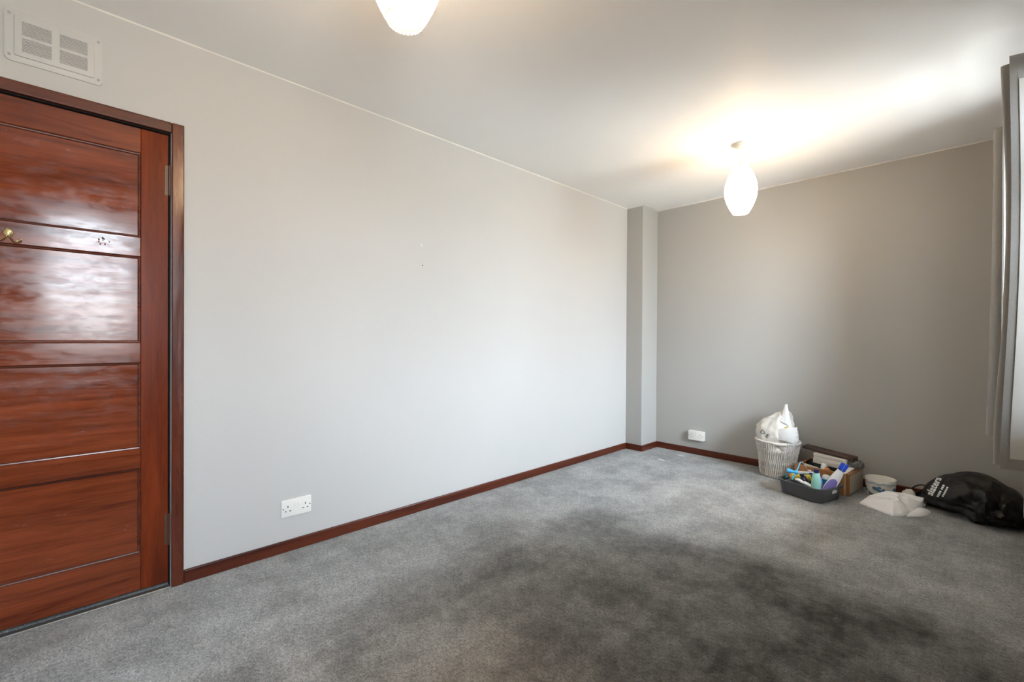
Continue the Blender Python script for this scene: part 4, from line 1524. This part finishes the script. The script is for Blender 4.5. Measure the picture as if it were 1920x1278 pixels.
def wtop(i, s):
    p = ring_p[i]
    q = cen.lerp(p, s)
    q.z = cen.z * (1 - s ** 2.2) + p.z * s ** 2.2
    q.z += (0.020 * ridged(Vector((q.x + q.y, (q.y - q.x) * 0.5, 0)), 9, 2.0) - 0.012 + 0.010 * ridged(Vector((q.x, q.y, 0.3)), 20, 5.0)) * (1 - s ** 6)
    q.z = max(q.z, 0.006)
    return (q.x + 0.38, q.y - 3.83, q.z)


N_ = len(ring_p)
top = [[mb.bm.verts.new(wtop(i, (j + 1) / nR)) for i in range(N_)] for j in range(nR)]
bot_r = [mb.bm.verts.new((p.x + 0.38, p.y - 3.83, 0.0)) for p in ring_p]
c = mb.bm.verts.new((cen.x + 0.38, cen.y - 3.83, cen.z + 0.006))
for i in range(N_):
    mb.bm.faces.new((c, top[0][i], top[0][(i + 1) % N_]))
    for j in range(nR - 1):
        mb.bm.faces.new((top[j][i], top[j + 1][i], top[j + 1][(i + 1) % N_], top[j][(i + 1) % N_]))
    mb.bm.faces.new((top[-1][i], bot_r[i], bot_r[(i + 1) % N_], top[-1][(i + 1) % N_]))
mb.bm.faces.new(bot_r[::-1])
mb.build('bag_panel', M['rag'], wb, smooth=True, angle=0.9)
# the lower flap that sticks out to the right
FX = [(-0.300, 3.700), (-0.223, 3.795), (-0.196, 3.900), (-0.214, 3.935), (-0.262, 3.915), (-0.290, 3.800)]
rp_ = catmull([(x, y, 0) for x, y in FX] + [(FX[0][0], FX[0][1], 0)], 6)[:-1]
cen2 = Vector((-0.250, 3.850, 0))
mb = MB()
vt_ = [[mb.bm.verts.new((cen2.lerp(p, s).x + 0.38, cen2.lerp(p, s).y - 3.83, 0.004 + 0.022 * (1 - s ** 3) + 0.006 * ridged(Vector((p.x * s, p.y * s, 1)), 18, 3) * (1 - s))) for p in rp_] for s in (0.25, 0.5, 0.75, 0.92, 1.0)]
vb_ = [mb.bm.verts.new((p.x + 0.38, p.y - 3.83, 0.0)) for p in rp_]
mb.bm.faces.new(vt_[0])
for a, b_ in zip(vt_ + [], vt_[1:] + [vb_]):
    for k in range(len(rp_)):
        mb.bm.faces.new((a[k], a[(k + 1) % len(rp_)], b_[(k + 1) % len(rp_)], b_[k]))
mb.build('bag_flap', M['rag'], wb, smooth=True, angle=0.9)

# ------------------------------------------------------------------ black suit bag
gb = empty('black_bag', (0.0, 3.98, 0))
tag(gb, 'large folded black nylon garment bag with white lettering, in the corner by the radiator', 'garment bag')
AX = [(-0.318, 4.150, 0.020, 0.030), (-0.275, 4.125, 0.055, 0.085), (-0.215, 4.085, 0.150, 0.220), (-0.130, 4.040, 0.225, 0.330),
      (-0.045, 4.010, 0.262, 0.400), (0.045, 3.995, 0.258, 0.420), (0.115, 3.995, 0.232, 0.390), (0.175, 4.000, 0.196, 0.320), (0.212, 4.005, 0.130, 0.210), (0.224, 4.010, 0.050, 0.080)]
axc = catmull([(a[0], a[1], 0) for a in AX], 8)
axh = catmull([(a[2], a[3], 0) for a in AX], 8)
mb = MB()
NU = 72
rows = []
for i, (p, hw_) in enumerate(zip(axc, axh)):
    H_, W_ = hw_.x, hw_.y
    q0, q1 = axc[max(0, i - 1)], axc[min(len(axc) - 1, i + 1)]
    tg = (q1 - q0).normalized()
    sd = Vector((-tg.y, tg.x, 0))
    sd = (sd + Vector((0.0, 1.6, 0))).normalized()
    row = []
    for k in range(NU):
        a = 2 * PI * k / NU
        ca_, sa_ = math.cos(a), math.sin(a)
        # back (+side) is upright, front slopes: superellipse with flat bottom
        ex = 0.75
        s = math.copysign(abs(ca_) ** ex, ca_) * W_ / 2
        zz = H_ * (0.5 + 0.5 * math.copysign(abs(sa_) ** ex, sa_))
        if s < 0:
            zz *= 1 - 0.30 * (abs(s) / (W_ / 2 + 1e-6)) ** 2
        q = p + sd * s
        q.z = zz
        fold = crumple(q, 0.026, 4.5, 4.0) + crumple(q, 0.008, 13.0, 2.0)
        soft = max(0.0, 1 - ((q.x - 0.02) / 0.17) ** 2 - ((q.y - 3.84) / 0.14) ** 2)
        fold += soft * (crumple(q, 0.062, 8.5, 9.0))
        # deeper hollow folds at the front right
        dd = ((q.x - 0.03) / 0.13) ** 2 + ((q.y - 3.84) / 0.10) ** 2 + ((q.z - 0.09) / 0.085) ** 2
        pull = math.exp(-dd)
        out_ = Vector((sd.x * ca_, sd.y * ca_, sa_))
        fold = fold * (1 + 0.6 * pull) - 0.030 * pull
        if s < 0:
            rx_, rz_ = q.x - 0.045, q.z - 0.085
            rad = math.hypot(rx_, rz_)
            th_ = math.atan2(rz_, rx_)
            star = (abs(math.sin(2.5 * th_ + 0.5)) ** 0.7 - 0.55) + 0.5 * (abs(math.sin(5.5 * th_ + 1.1)) - 0.5)
            fold += 0.046 * min(1.0, max(0.0, (q.z - 0.02) / 0.05)) * star * min(1.0, rad / 0.07) * math.exp(-(rad / 0.125) ** 2)
            # the printed panel overhangs a tucked-in lower part on the left
            k_ = min(1.0, max(0.0, (0.125 - q.z) / 0.03)) * min(1.0, max(0.0, (0.00 - q.x) / 0.05))
            fold -= 0.030 * k_
        fold *= min(1, H_ / 0.16)
        q = q + out_ * fold
        q.z = max(q.z, 0.0)
        q.y = min(q.y, YF - SKT - 0.004)
        row.append(mb.bm.verts.new((q.x, q.y - 3.98, q.z)))
    rows.append(row)
for a, b_ in zip(rows, rows[1:]):
    for k in range(NU):
        mb.bm.faces.new((a[k], a[(k + 1) % NU], b_[(k + 1) % NU], b_[k]))
mb.bm.faces.new(rows[0][::-1])
mb.bm.faces.new(rows[-1])
gbody = mb.build('bag_body', M['bag_black'], gb, smooth=True, angle=0.9)
MB().tube(catmull([(-0.225, 0.120, 0.120), (-0.262, 0.130, 0.118), (-0.295, 0.135, 0.095), (-0.318, 0.140, 0.055), (-0.300, 0.145, 0.030), (-0.262, 0.140, 0.075), (-0.235, 0.125, 0.100)], 5), 0.0045, 8).build('strap', M['bag_black'], gb, smooth=True)

# print: tilted up the left shoulder
vd = Vector((-0.18, 4.0, -0.97)).normalized()
gr = Vector((0, 1, 0)).cross(Vector((0, 0, 1)))
vr = vd.cross(Vector((0, 0, 1))).normalized()
vu = vr.cross(vd).normalized()
ta = math.radians(70)
ux = vr * math.cos(ta) + vu * math.sin(ta)
uy = -vr * math.sin(ta) + vu * math.cos(ta)
o = stamp(text_mesh('slaters', 0.049, 0.0012), 'lettering', M['white_print'], gbody, (-0.190, 0.03, 0.150), ux, uy, 0.003)
o['label'] = 'white lower-case lettering on the black bag'


def dashes(ws, h):
    bm = bmesh.new()
    x = 0
    for wv in ws:
        if wv > 0:
            vs = [bm.verts.new((x + a * wv, b_ * h, 0)) for a, b_ in ((0, 0), (1, 0), (1, 1), (0, 1))]
            bm.faces.new(vs)
            x += wv
        else:
            x -= wv
    me = bpy.data.meshes.new('dashes')
    bm.to_mesh(me)
    bm.free()
    return me


stamp(dashes([0.009, -0.003, 0.008, -0.003, 0.009, -0.003, 0.008, -0.010, 0.008, -0.003, 0.009, -0.003, 0.010], 0.010), 'small_print', M['white_print'], gbody, Vector((-0.190, 0.03, 0.150)) - uy * 0.042 - ux * 0.055, ux, uy, 0.003)
stamp(dashes([0.008, -0.003, 0.008, -0.003, 0.008, -0.003, 0.009, -0.003, 0.009, -0.004, 0.010], 0.008), 'small_print', M['white_print'], gbody, Vector((-0.190, 0.03, 0.150)) - uy * 0.060 - ux * 0.040, ux, uy, 0.003)

# crumpled tissue beside the strap
lump('tissue', M['paper'], 'crumpled white tissue between the cloth bag and the black bag', 'tissue', (-0.318, 4.075, 0.040), (0.030, 0.022, 0.036), 2.4, 0.9)
mb = MB()
mb.grid(lambda u, v: (-0.035 + 0.07 * u, -0.02 + 0.04 * v, 0.004 + 0.028 * v + 0.006 * math.sin(u * 7)), 10, 5)
mb.grid(lambda u, v: (-0.035 + 0.07 * u, -0.02 + 0.04 * v, 0.002 + 0.026 * v + 0.006 * math.sin(u * 7)), 10, 5)
placed(mb, 'swing_tag', M['paper_grey'], 'pale paper tag hanging off the neck of the black bag', 'tag', (-0.262, 4.035, 0.0), (0, 0, -0.3), True)

# two scraps of paper trodden on the carpet
for (x, y, lab_) in ((-1.985, 3.80, 'small white paper scrap on the carpet, nearer the pier'), (-1.93, 4.075, 'small white paper scrap on the carpet, under the far wall socket')):
    mb = MB()
    mb.grid(lambda u, v: ((u - 0.5) * 0.055 + 0.01 * math.sin(v * 5), (v - 0.5) * 0.030 + 0.006 * math.sin(u * 6), 0.003 + 0.003 * noise.noise(Vector((u * 3, v * 3, x)))), 8, 6)
    placed(mb, 'paper_scrap', M['paper'], lab_, 'paper scrap', (x, y, 0.001), (0, 0, 0.3), True)
